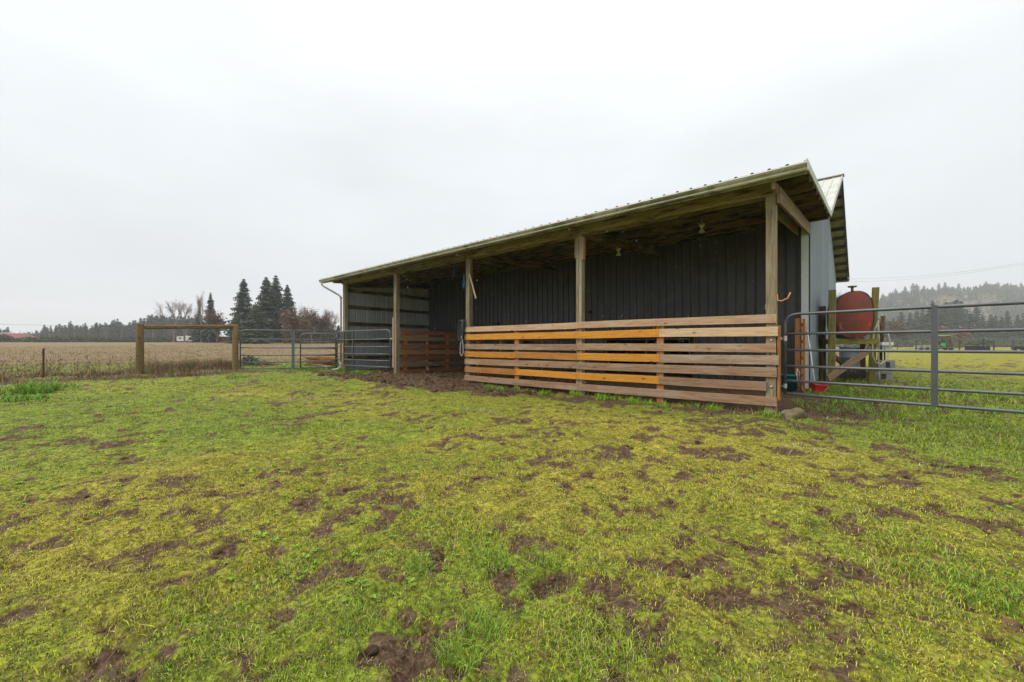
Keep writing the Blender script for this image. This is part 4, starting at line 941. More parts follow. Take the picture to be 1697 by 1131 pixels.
# rock
rc = ground(1314, 690, .0); bm = []; import bmesh
bmm = bmesh.new(); bmesh.ops.create_icosphere(bmm, subdivisions=4, radius=1)
for v in bmm.verts:
    n0 = v.co.copy(); k = 1+.22*math.sin(n0.x*3.1+1)*math.cos(n0.y*2.7+n0.z*2)+.45*(vnoise(np.array([n0.x*2.2+9+n0.z*1.3]), np.array([n0.y*2.2+5]))[0]-.5)+.05*(vnoise(np.array([n0.x*8+9+n0.z*5]), np.array([n0.y*8+5]))[0]-.5)
    v.co = Vector((n0.x*k*.19*(1+.15*n0.z), n0.y*k*.14, (max(n0.z, -.3)*k*.13)+ .03*n0.x))
me = bpy.data.meshes.new('rock'); bmm.to_mesh(me); bmm.free(); me.materials.append(M['rock']); me.polygons.foreach_set('use_smooth', [True]*len(me.polygons))
tag(link('rock', me, Matrix.Translation((rc.x, rc.y, gz_(rc.x, rc.y)+.0)) @ Matrix.Rotation(YAW+.1, 4, 'Z')), 'brown mossy rock in the grass at the foot of the gate post', 'rock')

# ------------------------------------------------------------------ fuel tank on its timber stand
TC = at(1416, 522, 10.6); TR = R(12)
tx = Vector((math.cos(TR), math.sin(TR), 0)); tyv = Vector((-math.sin(TR), math.cos(TR), 0))
tk = empty('fuel_tank', (TC.x, TC.y, TC.z), 'oval rusty red fuel tank up on a timber stand beside the barn', 'tank')
def TP_(a, b_, z): return Vector((TC.x, TC.y, 0))+tx*a+tyv*b_+Vector((0, 0, z))
def oval(a, h, k=40):
    out = []
    for i in range(k):
        q = 2*math.pi*i/k; c_, s_ = math.cos(q), math.sin(q); e_ = .62; out.append((a*math.copysign(abs(c_)**.78, c_), h*math.copysign(abs(s_)**.78, s_)))
    return out
TA, TH, TL = .385, .615, 1.35
def ring(scale, yy, hh=None): return [TP_(p*scale, yy, TC.z+q*scale) for p, q in oval(TA, TH)]
def loft(rings, mat, name, cap0=True, cap1=True):
    k = len(rings[0]); vs = [p for r_ in rings for p in r_]; fs = [(i*k+j, i*k+(j+1) % k, (i+1)*k+(j+1) % k, (i+1)*k+j) for i in range(len(rings)-1) for j in range(k)]
    if cap0: fs.append(tuple(range(k))[::-1])
    if cap1: fs.append(tuple((len(rings)-1)*k+j for j in range(k)))
    return MB().add(vs, fs).build(name, mat, tk, True)
loft([ring(1, .0), ring(1, TL)], M['tankside'], 'shell', False, True)
loft([ring(1.012, -.03), ring(1.012, .03)], M['tankside'], 'rim', False, False)
loft([ring(.99, -.012), ring(.93, -.02), ring(.6, -.055), ring(.2, -.075), ring(.03, -.077)], M['tank'], 'end_plate', False, True)
for a_, b_, z_, s_ in ((-.22, 0, -.34, .09), (.26, 0, -.26, .07), (.22, 0, -.36, .05), (-.28, 0, -.24, .05), (-.14, 0, -.38, .05)):
    m = MB(); kk = 14; pts = []
    for i in range(kk):
        q = 2*math.pi*i/kk; rr_ = s_*random.uniform(.55, 1.1); aa, zz = a_+rr_*math.cos(q), z_+rr_*.8*math.sin(q); rad_ = math.hypot(aa/TA, zz/TH)
        pts.append(TP_(aa, -.079+.052*min(1, max(0, rad_-.2)/.75), TC.z+zz))
    m.add(pts, [tuple(range(kk))]); m.build('paint_wear', M['tankworn'], tk)
MB().lathe([(0, 0), (.03, 0), (.03, .17), (0, .17)], tuple(TP_(.02, .35, TC.z+TH-.03)), 10).build('vent_pipe', M['mossywood'], tk, True)
MB().lathe([(0, .17), (.09, .17), (.10, .19), (.10, .205), (0, .21)], tuple(TP_(.02, .35, TC.z+TH-.03)), 14).build('vent_cap', M['mossywood'], tk, True)
MB().lathe([(0, 0), (.02, 0), (.02, .06), (.035, .06), (.035, .08), (0, .08)], tuple(TP_(0, -.09, TC.z-TH+.02)), 8).build('drain_valve', M['rusty'], tk)
st = empty('tank_stand', (TC.x, TC.y, 0), 'mossy timber stand of tall posts and braces carrying the red tank', 'stand')
def spost(u, v0, v1, d, w, mat=M['mossywood'], name='stand_post', lean=0):
    a = at(u+lean, v1, d); b2 = at(u, v0, d); z0 = gz_(a.x, a.y)
    return beam(name, (a.x, a.y, min(a.z, z0)-.15), (b2.x, b2.y, b2.z), w, w*.85, mat, st, up=(1,0,0), ch=.014, warp=.006)
spost(1379, 481, 622, 10.35, .15); spost(1451, 477, 637, 10.75, .15, lean=-7)
spost(1363, 508, 612, 11.6, .16, M['purlin']); spost(1430, 560, 615, 12.2, .13, M['purlin'])
spost(1463, 524, 612, 11.8, .1, M['purlin'], lean=-8)
zc = TC.z-TH-.075
beam('cross_beam', TP_(-.45, .06, zc), TP_(.5, .06, zc), .14, .09, M['mossywood'], st); beam('cross_beam', TP_(-.42, TL-.2, zc), TP_(.5, TL-.2, zc), .14, .09, M['mossywood'], st)
p, q = at(1372, 628, 10.2), at(1445, 577, 10.5); beam('diagonal_brace', p, q, .17, .045, M['rafter'], st, ch=.004)
p, q = at(1381, 590, 10.6), at(1408, 612, 11.4); beam('diagonal_brace', p, q, .13, .045, M['purlin'], st)
# hose
hp = [(1456,532,10.55),(1449,548,10.5),(1446,570,10.45),(1446,590,10.4),(1451,601,10.4),(1459,604,10.4),(1468,598,10.4),(1474,585,10.45),(1475,570,10.5),(1473,558,10.5),(1471,550,10.6)]
tag(MB().tube([at(*p) for p in hp], .017, 8).build('hose', M['hose'], None, True), 'beige hose looped over the right side of the tank stand', 'hose')
hp = [(1455,533,10.45),(1457,560,10.42),(1456,590,10.4),(1457,620,10.4),(1458,637,10.4)]
tag(MB().tube([at(*p) for p in hp], .014, 8).build('pipe', M['hose'], None, True), 'thin pale pipe running down the right side of the tank stand', 'pipe')
m = MB(); r_ = random.Random(8)
for k in range(260):
    a = at(r_.uniform(1392, 1452), HOR, r_.uniform(11.2, 12.4)); z0 = gz_(a.x, a.y); e_ = Vector((r_.gauss(0, 1), r_.gauss(0, 1), abs(r_.gauss(.6, .7)))).normalized()*r_.uniform(.12, .4)
    c = Vector((a.x, a.y, z0+r_.uniform(0, .12))); m.tube([c, c+e_*.6+Vector((0, 0, .05)), c+e_], [.006, .005, .002], 3, False)
tag(m.build('bramble_tangle', M['bark']), 'dark tangle of dead brambles on the ground under the tank stand', 'brambles', kind='stuff')
# concrete blocks with a small white topped pump behind
for k, (u, v, d) in enumerate(((1461, 625, 11.6), (1466, 606, 11.6))):
    c = at(u, v, d); t = link('concrete_block', None, Matrix.Translation((c.x, c.y, c.z)) @ Matrix.Rotation(YAW-.3+.3*k, 4, 'Z')); tag(t, ('lower' if k == 0 else 'upper')+' grey concrete block stacked behind the tank stand', 'block', 'concrete blocks behind the tank')
    m = MB(); Mx = WM[t]; m.box((0, 0, 0), (.42, .2, .3), Mx); m.build('block_body', M['concrete'], t); MB().box((0, -.101, .02), (.12, .006, .16), Mx).build('core_shade', M['black'], t)  # thin black plate on the face stands in for shade inside the core
c = at(1466, 570, 11.6); t = empty('pump', (c.x, c.y, c.z), 'white box pump on a dark post behind the tank stand', 'pump')
MB().box((0, 0, 0), (.33, .2, .09), Matrix.Translation(c) @ Matrix.Rotation(YAW, 4, 'Z')).build('housing', M['white'], t); MB().box((0, 0, -.09), (.28, .16, .09), Matrix.Translation(c) @ Matrix.Rotation(YAW, 4, 'Z')).build('motor', M['greyblue'], t)
MB().tube([(c.x, c.y, c.z-.05), (c.x, c.y, c.z-.5)], .02, 6).build('stem', M['black'], t); MB().tube([(c.x-.06, c.y, c.z-.05), (c.x-.06, c.y, c.z-.5)], .02, 6).build('stem', M['black'], t)
c = at(1410, 600, 12.6); z0 = gz_(c.x, c.y)
t = empty('barrel', (c.x, c.y, z0), 'blue grey barrel standing under the tank against the barn', 'barrel')
MB().lathe([(0, .0), (.28, 0), (.29, .02), (.28, .3), (.295, .31), (.28, .33), (.28, .6), (.295, .61), (.28, .63), (.28, .92), (.29, .94), (0, .93)], (c.x, c.y, z0), 22).build('body', M['greyblue'], t, True)

# ------------------------------------------------------------------ debris beyond the left gate
def pile_center(u, v): 
    c = at(u, v, .99*FPX/(v-HOR)); return c.x, c.y
x0, y0 = pile_center(413, 606); m = MB()
for k in range(190):
    a = random.uniform(0, 6.28); r_ = abs(random.gauss(0, .35)); c = Vector((x0+r_*1.5*math.cos(a), y0+r_*math.sin(a), gz_(x0, y0)+random.uniform(0, .42)*max(0, 1-r_/.9))); e_ = Vector((random.uniform(-1, 1), random.uniform(-1, 1), random.uniform(-.3, .3))).normalized()*random.uniform(.1, .35)
    m.tube([c-e_, c, c+e_+Vector((0, 0, -.05))], [.008, .014, .003], 4, False)
    for j in range(5):
        q = c+e_*random.uniform(-.8, .8); w = Vector((random.uniform(-1, 1), random.uniform(-1, 1), random.uniform(-.5, .8)))*.07; u_ = Vector((random.uniform(-1, 1), random.uniform(-1, 1), random.uniform(-1, 1)))*.035; m.add([q, q+w+u_, q+w*1.6, q+w-u_], [(0, 1, 2, 3)])
tag(m.build('branch_pile', M['branches']), 'heap of cut green branches in the field beyond the long gate', 'branch pile', kind='stuff')
x0, y0 = pile_center(442, 606); m = MB()
for k in range(110):
    a = random.uniform(0, 6.28); r_ = abs(random.gauss(0, .3)); c = Vector((x0+r_*1.4*math.cos(a), y0+r_*math.sin(a), gz_(x0, y0)+random.uniform(0, .26)*max(0, 1-r_/.8))); e_ = Vector((random.uniform(-1, 1), random.uniform(-1, 1), random.uniform(-.2, .2))).normalized()*random.uniform(.12, .3); m.tube([c-e_, c+e_], .012, 4, False)
tag(m.build('brushwood', M['brown']), 'low heap of brown sticks beside the green branch pile', 'stick pile', kind='stuff')
x0, y0 = pile_center(530, 606); z0 = gz_(x0, y0)+.03; e = Vector((RT[0], RT[1], 0))
t = empty('lumber_pile', (x0, y0, z0), 'loose pile of orange brown lumber on the grass beyond the walk-through gate', 'lumber pile')
for k in range(22):
    lv = k//4; o_ = Vector((FW[0], FW[1], 0))*(.16*(k % 4)-.2)+Vector((0, 0, z0+.05+lv*.075+.01*(k % 3))); sft = random.uniform(-.2, .2); an = random.uniform(-.12, .12); dv = Vector((e.x*math.cos(an)-e.y*math.sin(an), e.x*math.sin(an)+e.y*math.cos(an), random.uniform(-.09, .09)))
    c = Vector((x0, y0, 0))+o_+e*sft; hl = random.uniform(.6, 1.0); beam('plank', c-dv*hl, c+dv*hl, .04, .12, M[random.choice(['stake', 'dullorange', 'toprail', 'stake'])], t)
for (u, v, s, lab) in ((539, 612, .14, 'crumpled scrap of white sheet on the grass near the lumber pile'), (481, 612, .22, 'flat grey brown board lying on the grass before the long gate')):
    x0, y0 = pile_center(u, v); z0 = gz_(x0, y0)
    if s < .2:
        m = MB(); m.add([(x0-.16, y0, z0+.02), (x0, y0-.08, z0+.06), (x0+.15, y0-.02, z0+.03), (x0+.1, y0+.12, z0+.05), (x0-.08, y0+.12, z0+.07), (x0, y0+.03, z0+.1)], [(0,1,5), (1,2,5), (2,3,5), (3,4,5), (4,0,5)]); tag(m.build('scrap', M['white']), lab, 'scrap')
    else: tag(beam('loose_board', (x0-.4, y0-.3, z0+.04), (x0+.4, y0+.35, z0+.06), .14, .03, M['old'], up=(0,1,0)), lab, 'board')

# ------------------------------------------------------------------ trees
def conifer_mesh(seed, H=20., Rb=4., lev=30, per=6, sta=6, droop=.25, mat=None, gap=.12, power=.85, z0=.06, fat=1.):
    r_ = random.Random(seed); m = MB()
    for i in range(lev):
        t = z0+(1-z0)*(i+r_.random()*.6)/lev; zc = H*min(t, .99); Lb = Rb*(1-t)**power*(.75+.5*r_.random())+.15
        for j in range(per):
            if r_.random() < gap: continue
            a = 2*math.pi*(j+r_.random()*.8)/per+i*1.1; Lx = Lb*r_.uniform(.6, 1.12); dx, dy = math.cos(a), math.sin(a)
            up = .22*(t-.3); last = None
            for s in range(1, sta+1):
                q = s/sta; rr_ = Lx*q; zz = zc+Lx*(up*q-droop*q*q)+r_.uniform(-.12, .12); c = Vector((dx*rr_, dy*rr_, zz)); wd = (Lx*.30*(1.15-q)*r_.uniform(.6, 1.2)+.12)*fat
                if last is None: last = Vector((0, 0, zc))
                fwd = (c-last); sd = Vector((-dy, dx, 0))
                for sg in (-1, 1):
                    tip = last+fwd*1.15+sd*sg*wd+Vector((0, 0, -wd*r_.uniform(.15, .6)))
                    m.add([last+Vector((0, 0, .12*fat)), last+fwd*(.75+.25*fat)+Vector((0, 0, .03)), tip], [(0, 1, 2)])
                m.add([last, c, last+fwd*.5+Vector((r_.uniform(-.1, .1), r_.uniform(-.1, .1), -wd*(.7+.5*fat)))], [(0, 1, 2)]); last = c
    return m.mesh('crown', mat)
def trunk_mesh(H, r0, mat): return MB().tube([(0, 0, -1.), (.02*H*.2, 0, H*.4), (0, 0, H*.97)], [r0, r0*.6, .02], 7, False).mesh('trunk', mat, True)
FIR = [(conifer_mesh(3, 20, 4.6, 40, 9, 6, .28, M['fir'], .08, .75, .03, 1.6), trunk_mesh(20, .32, M['bark'])), (conifer_mesh(5, 20, 4.0, 38, 9, 6, .34, M['fir'], .12, .8, .03, 1.6), trunk_mesh(20, .3, M['bark'])), (conifer_mesh(9, 20, 5.6, 38, 10, 6, .15, M['fir2'], .06, .6, .02, 1.8), trunk_mesh(20, .34, M['bark']))]
FARF = [(conifer_mesh(20+k, 20, 3.6+k*.5, 20, 9, 3, .22, M['farfir'], .08, .7+.1*(k % 2), .03, 2.2), trunk_mesh(20, .3, M['bark'])) for k in range(4)]
def bare_mesh(seed, H, spread, mat_b, mat_t, dep=6, upw=.35, dens=1., first=.3, leafy=0):
    r_ = random.Random(seed); mb = MB(); mt = MB()
    def grow(p, d, ln, rad_, lv):
        k = 2; q = p+d*ln*.5+Vector((r_.gauss(0, .04), r_.gauss(0, .04), 0))*ln; e_ = p+d*ln
        (mb if lv < 3 else mt).tube([p, q, e_], [rad_, rad_*.8, rad_*.62], 5 if lv < 3 else 3, False)
        if lv >= dep: return
        nb = 3 if lv < 2 or r_.random() < .5*dens else 2
        for j in range(nb):
            a = r_.uniform(0, 6.28); s = spread*r_.uniform(.5, 1.2); n1 = d.orthogonal().normalized(); n2 = d.cross(n1); nd = (d+(n1*math.cos(a)+n2*math.sin(a))*s+Vector((0, 0, upw*.3))).normalized()
            st_ = p.lerp(e_, r_.uniform(.55, 1)) if j else e_; grow(st_, nd, ln*r_.uniform(.62, .86), rad_*.6, lv+1)
        if leafy and lv >= 3:
            for j in range(leafy):
                c = e_+Vector((r_.gauss(0, .35), r_.gauss(0, .35), r_.gauss(0, .35))); w = Vector((r_.gauss(0, 1), r_.gauss(0, 1), r_.gauss(0, 1)))*.22; mt.add([c, c+w, c+Vector((w.y, -w.x, w.z))*.35], [(0, 1, 2)])
    grow(Vector((0, 0, -.3)), Vector((0, 0, 1)), H*first, H*.016, 0)
    zm_ = max(v[2] for v in mt.v); s = H/zm_; mb.v = [(a*s, b*s, c*s) for a, b, c in mb.v]; mt.v = [(a*s, b*s, c*s) for a, b, c in mt.v]
    return mt.mesh('crown', mat_t), mb.mesh('trunk', mat_b, True)
BARE = bare_mesh(4, 16, .5, M['greybark'], M['twig'], 7, .4, 1., first=.2); BROWN = bare_mesh(6, 10, .62, M['greybark'], M['brown'], 7, .25, 1.2, first=.13, leafy=3); BROWN2 = bare_mesh(8, 10, .55, M['greybark'], M['brown'], 7, .35, 1.2, first=.13, leafy=3)
POPLAR = bare_mesh(12, 18, .22, M['greybark'], M['twig'], 6, 1.2, leafy=1); WILLOW = bare_mesh(15, 6, .6, M['greybark'], M['redtwig'], 6, .5, first=.12, leafy=1)
def tree(name, pr, u, vt, d, w, label, cat, group=None, base_h=20., z=None, rz=None):
    """tree at photo column u whose top reaches row vt at distance d; w = width factor"""
    p = at(u, HOR, d); z0 = gz_(p.x, p.y) if z is None else z; Ht = (CAMZ+(HOR-vt)/FPX*d)-z0; s = Ht/base_h
    Mx = Matrix.Translation((p.x, p.y, z0-.2)) @ Matrix.Rotation(random.uniform(0, 6.28) if rz is None else rz, 4, 'Z') @ Matrix.Diagonal((s*w, s*w, s, 1))
    o = link(name, None, Mx); tag(o, label, cat, group)
    for nm_, me in zip(('crown', 'trunk'), pr): c = bpy.data.objects.new(nm_, me); COL.objects.link(c); c.parent = o
    return o
G1 = 'trees at the far side of the left field'
tree('fir_tree', FIR[1], 349, 484, 118, 1.0, 'lone dark fir right of the slim poplar, above the wooden brace rail', 'tree', G1)
tree('fir_tree', FIR[0], 404, 461, 112, 1.2, 'pointed dark fir rising left of the tall clump, over the long gate', 'tree', G1)
tree('fir_tree', FIR[0], 441, 458, 116, 1.35, 'left fir of the tallest clump behind the long gate', 'tree', G1)
tree('fir_tree', FIR[1], 457, 456, 122, 1.6, 'middle and highest fir of the tallest clump behind the long gate', 'tree', G1)
tree('fir_tree', FIR[0], 476, 471, 118, 1.2, 'right and lowest fir of the tallest clump behind the long gate', 'tree', G1)
tree('fir_tree', FIR[1], 330, 512, 128, 1.3, 'short dark fir left of the lone fir, beside the poplar', 'tree', G1)
tree('cedar_tree', FIR[2], 424, 504, 100, 1.5, 'broad green cedar in front of the tall firs', 'tree', G1)
tree('cedar_tree', FIR[2], 392, 520, 104, 1.3, 'low green cedar at the left foot of the pointed fir', 'tree', G1)
tree('cedar_tree', FIR[2], 561, 538, 110, 1.3, 'small green conifer just left of the shed corner', 'tree', G1)
tree('brown_tree', BROWN, 484, 503, 100, .8, 'rust brown leafless tree right of the green cedar', 'tree', G1, 10)
tree('brown_tree', BROWN2, 516, 504, 98, .8, 'rust brown tree left of the bare grey tree by the shed', 'tree', G1, 10)
tree('brown_tree', BROWN2, 531, 510, 101, .65, 'narrow brown tree touching the bare grey tree by the shed', 'tree', G1, 10)
tree('bare_tree', BARE, 544, 508, 104, .8, 'bare grey tree nearest the left end of the shed', 'tree', G1, 16)
tree('bare_tree', BARE, 500, 502, 112, .8, 'bare grey tree peeping between the two rust brown trees', 'tree', G1, 16)
tree('bare_tree', BARE, 288, 492, 140, .7, 'bare tree standing above the forest left of the white trailer', 'tree', G1, 16)
tree('bare_tree', BARE, 306, 495, 142, .75, 'second bare tree above the forest, over the white trailer', 'tree', G1, 16)
tree('poplar_tree', POPLAR, 333, 478, 126, .8, 'slim bare poplar left of the lone fir', 'tree', G1, 18)
tree('brown_tree', BROWN2, 361, 506, 112, .8, 'light brown thin tree at the right foot of the lone fir', 'tree', G1, 10)
# the forest edge beyond the field: countable crowns
sk = [(0,546),(6,540),(12,541),(18,548),(40,548),(66,548),(72,538),(80,536),(90,535),(98,536),(106,535),(113,530),(122,534),(130,536),(139,534),(147,540),(154,535),(160,530),(170,531),(178,532),(184,530),(191,527),(198,530),(205,532),(212,531),(220,529),(226,532),(232,524),(240,521),(248,518),(256,519),(262,521),(270,518),(278,520),(286,522),(294,520),(302,524),(312,522),(322,520),(330,526),(342,530),(354,532),(368,534),(380,536),(500,536),(520,540),(540,545)]
def flab(u, k):
    w = 'front row' if k else 'rear row'
    for lim, t in ((20, 'at the left edge by the red house'), (100, 'right of the red house'), (160, 'behind the first thin poles'), (225, 'left of the wooden brace'), (265, 'over the left post of the wooden brace'), (310, 'behind the bare trees over the white trailer'), (345, 'between white trailer and lone fir')):
        if u < lim: return w+' forest conifer '+t
    return w+' forest conifer right of the lone fir'
fgrp = 'dark conifers forming the forest edge across the left field'
for rowk in range(2):
    for i in range(len(sk)-1):
        for q in (0, .5):
            u = sk[i][0]+(sk[i+1][0]-sk[i][0])*q+random.uniform(-2, 2); v = sk[i][1]+random.uniform(-1, 6)+rowk*4
            if sk[i+1][0]-sk[i][0] > 30: continue
            if 20 < u < 62 and rowk == 0: continue
            tree('forest_fir', FARF[random.randrange(4)], u, v, random.uniform(255, 300)-rowk*20, random.uniform(.9, 1.5), flab(u, rowk), 'tree', fgrp)
# hedge / scrub line at the far edge of the field, and the distant wood behind
def scrub(u0, u1, d, h, k, mat, name, label, cat, tri=.7, wide=3.):
    m = MB(); r_ = random.Random(len(name)+k)
    for i in range(k):
        u = r_.uniform(u0, u1); dd = d+r_.uniform(0, wide); p = at(u, HOR, dd); z0 = gz_(p.x, p.y); c = Vector((p.x, p.y, z0+h*r_.random()**.8*(.6+.6*float(fbm(np.array([u]), np.array([0.]), .08, 2, .5)[0]))))
        w = Vector((r_.gauss(0, 1), r_.gauss(0, 1), r_.gauss(0, 1)))*tri; w2 = Vector((r_.gauss(0, 1), r_.gauss(0, 1), r_.gauss(0, 1)))*tri*.6; m.add([c, c+w, c+w2], [(0, 1, 2)])
    return tag(m.build(name, mat), label, cat, kind='stuff')
scrub(-80, 420, 150, 2.0, 9000, M['hedge'], 'hedge', 'low dark green scrub along the far edge of the left field', 'hedge', .45, 4)
scrub(395, 575, 116, 3.0, 3500, M['hedge'], 'hedge', 'dark undergrowth beneath the tall firs behind the gates', 'hedge', .5, 5)
scrub(468, 556, 103, 6.5, 5200, M['brown'], 'undergrowth', 'rusty brown leafless undergrowth below the brown trees', 'undergrowth', .32, 7)
scrub(-160, 560, 320, 9., 9000, M['farfir'], 'distant_wood', 'low distant wood on the horizon behind the red house', 'wood', 1.8, 40)

# ------------------------------------------------------------------ far buildings and things on the left
def house(u, d, w, h, dp, rh, wall, roof, label, name='house', rz=0, chim=False):
    c = at(u, HOR, d); z0 = gz_(c.x, c.y)-.3; Mx = Matrix.Translation((c.x, c.y, z0)) @ Matrix.Rotation(YAW+rz, 4, 'Z'); o = link(name, None, Mx); tag(o, label, 'house')
    MB().box((0, 0, h/2), (w, dp, h), Mx).build('wall', wall, o)
    m = MB(); e_ = .35; vs = [(-w/2-e_, -dp/2-e_, h-.1), (w/2+e_, -dp/2-e_, h-.1), (w/2+e_, dp/2+e_, h-.1), (-w/2-e_, dp/2+e_, h-.1), (-w/2-e_, 0, h+rh), (w/2+e_, 0, h+rh)] if not chim else [(-w/2-e_, -dp/2-e_, h-.1), (-w/2-e_, dp/2+e_, h-.1), (w/2+e_, dp/2+e_, h-.1), (w/2+e_, -dp/2-e_, h-.1), (0, -dp/2-e_, h+rh), (0, dp/2+e_, h+rh)]
    fs = [(0,1,5,4), (2,3,4,5), (0,4,3), (1,2,5), (0,3,2,1)] if not chim else [(0,4,5,1), (2,5,4,3), (0,3,4), (1,5,2), (0,1,2,3)]
    m.add([Mx @ Vector(p) for p in vs], fs); m.build('roof', roof, o)
    for k in range(3): MB().box((-w*.3+k*w*.3, -dp/2-.02, h*.55), (w*.1, .06, h*.3), Mx).build('window', M['glass'], o)
    return o
house(26, 190, 10.5, 2.3, 9, 2.6, M['redbarn'], M['redbarn'], 'red gabled house at the far left edge of the field', 'red_house', 0, True)
o = house(18, 198, 8, 3.2, 7, 2.2, M['greyroof'], M['greyroof'], 'pale roofed building behind the red house', 'far_building'); 
house(379, 128, 5.5, 2.2, 6, 1.7, M['redbarn'], M['greyroof'], 'small grey roofed shed behind the right post of the wooden brace', 'far_shed', .4)
m_ = house(55, 210, 16, 1.6, 5, .7, M['redbarn'], M['greyroof'], 'long low red outbuilding right of the red house', 'outbuilding')
tree('brown_tree', BROWN, 4, 550, 150, 1.6, 'rust brown bush tree at the left edge before the red house', 'tree', None, 10)
# white travel trailer
c = at(315, HOR, 148); z0 = gz_(c.x, c.y); Mx = Matrix.Translation((c.x, c.y, z0)) @ Matrix.Rotation(YAW+.1, 4, 'Z'); tr = link('travel_trailer', None, Mx); tag(tr, 'white travel trailer parked in front of the forest, seen under the wooden rail', 'trailer')
pr_ = [(-3.7,.55),(-3.5,.45),(3.6,.45),(3.75,.9),(3.4,2.2),(2.7,2.55),(-.6,2.45),(-1.0,2.2),(-3.4,2.2),(-3.75,1.9)]
m = MB(); k = len(pr_); m.add([Mx @ Vector((a, y, b_)) for y in (-1.2, 1.2) for a, b_ in pr_], [tuple(range(k)), tuple(range(k, 2*k))[::-1]]+[(i, i+k, (i+1) % k+k, (i+1) % k) for i in range(k)]); m.build('body', M['white'], tr)
for a in (-2.6, -1.1, .6, 2.3): MB().box((a, -1.215, 1.55), (.8, .05, .5), Mx).build('window', M['glass'], tr)
for a in (-.2, .8): MB().lathe([(0, -.12), (.36, -.12), (.36, .12), (0, .12)], (0, 0, 0), 14, Mx @ Matrix.Translation((a, -1.0, .36)) @ Matrix.Rotation(R(90), 4, 'X')).build('wheel', M['tyre'], tr)
MB().box((0, 0, .4), (7, 1.5, .12), Mx).build('chassis', M['black'], tr)
# utility poles and the line between them
for j, (u, d, h) in enumerate(((123, 175, 4.6), (201, 165, 5.2), (253, 170, 6.2), (82, 180, 4.2))):
    c = at(u, HOR, d); z0 = gz_(c.x, c.y); t = empty('utility_pole', (c.x, c.y, z0), ['thin grey pole before the forest, nearest the red outbuilding but one', 'tall grey pole in the middle of the forest edge', 'brown pole seen through the wooden brace', 'thin pole beside the red outbuilding'][j], 'pole', 'poles along the far side of the left field')
    MB().tube([(c.x, c.y, z0-.5), (c.x, c.y, z0+h)], .12, 6).build('shaft', M['greybark'], t); MB().box((0, 0, 0), (1.4, .1, .12), Matrix.Translation((c.x, c.y, z0+h-.3)) @ Matrix.Rotation(YAW, 4, 'Z')).build('crossarm', M['greybark'], t)
p, q = at(60, 553, 180), at(400, 551, 165); pts = [p.lerp(q, i/20)-Vector((0, 0, .5*abs(math.sin(i*.45)))) for i in range(21)]
tag(MB().tube(pts, .03, 3, False).build('power_line', M['wire']), 'thin line strung between the poles before the forest', 'cable')
# lines over the right hill
for j, (va, vb) in enumerate(((468, 433), (463, 431))):
    p, q = at(1398, va, 80), at(1760, vb-6, 62); pts = [p.lerp(q, i/16)-Vector((0, 0, .9*math.sin(math.pi*i/16))) for i in range(17)]
    tag(MB().tube(pts, .011, 4, False).build('power_line', M['wire']), ('lower' if j == 0 else 'upper')+' overhead wire crossing the sky above the right hill', 'cable', 'overhead wires on the right')
p, q = at(1600, 549, 40), at(1760, 515, 30); tag(MB().tube([p, p.lerp(q, .5)-Vector((0, 0, .1)), q], .012, 4, False).build('power_line', M['wire']), 'single dark wire slanting up to the right over the pasture', 'cable')

# ------------------------------------------------------------------ right side: hill, trees, pasture things
us = np.linspace(1180, 2700, 120); rs = np.linspace(300, 1000, 46); UU, RR_ = np.meshgrid(us, rs, indexing='ij')
def hill_h(u, r):
    topv = np.interp(u, [1180, 1370, 1440, 1480, 1560, 1640, 1697, 1800, 2700], [8, 16, 56, 73, 80, 86, 86, 92, 56]); top = topv/FPX*720
    return top*sstep(330, 700, r)*(.94+.12*fbm(u*.02, r*.01, 1., 3, .5))+.2-3*sstep(345, 300, r)
th = (UU-UC)/FPX; hx = CAMX+RR_*FW[0]+th*RR_*RT[0]; hy = CAMY+RR_*FW[1]+th*RR_*RT[1]; hz = hill_h(UU, RR_)
idx = np.arange(UU.size).reshape(UU.shape); q4 = np.stack([idx[:-1, :-1], idx[1:, :-1], idx[1:, 1:], idx[:-1, 1:]], -1).reshape(-1, 4)
hm, n, b = newmat('hillside_scrub'); co = coords(n, (1, 1, 1), rand=False); g = noise(n, co, .03, 7, .7); g2 = noise(n, co, .2, 5, .7)
cc = ramp_of(n, g, [(.35, (.04,.045,.025)), (.5, (.09,.065,.045)), (.65, (.125,.088,.062))]); cc = mixc(n, rng_(n, g2, .4, .65, 0, .5), cc, (.05,.045,.03)); L(n, cc, b.inputs['Base Color']); b.inputs['Roughness'].default_value = 1
tag(link('hill', np_mesh('hill', np.stack([hx, hy, hz], -1).reshape(-1, 3), q4, 4, hm, None, True)), kind='structure')
def hill_at(u, r):
    t = (u-UC)/FPX; return Vector((CAMX+r*FW[0]+t*r*RT[0], CAMY+r*FW[1]+t*r*RT[1], float(hill_h(np.array([u]), np.array([r]))[0])))
m = MB(); mb2 = MB(); r_ = random.Random(5)
def lowfir(m, c, H, Rb):
    for lv in range(5):
        z0, z1 = H*(.12+lv*.17), H*(.42+lv*.15); rr_ = Rb*(1-lv*.18); k = 6; a0 = r_.random()*6
        for j in range(k):
            a = a0+j*6.283/k; b_ = a+1.25; q = rr_*r_.uniform(.65, 1.15); m.add([c+Vector((0, 0, z1)), c+Vector((q*math.cos(a), q*math.sin(a), z0-r_.uniform(0, 1))), c+Vector((q*.75*math.cos(b_), q*.75*math.sin(b_), z0+1))], [(0, 1, 2)])
for i in range(4600):
    u = r_.uniform(1330, 2300); r0 = r_.uniform(350, 700); cut = float(fbm(np.array([u]), np.array([r0]), .012, 3, .5, 2.)[0])
    if 1545 < u < 1960 and 410 < r0 < 655 and (cut > .36): 
        if r_.random() < .86: continue
    c = hill_at(u, r0); s = r_.uniform(.55, 1.1); lowfir(m, c, 13*s, 4.4*s)
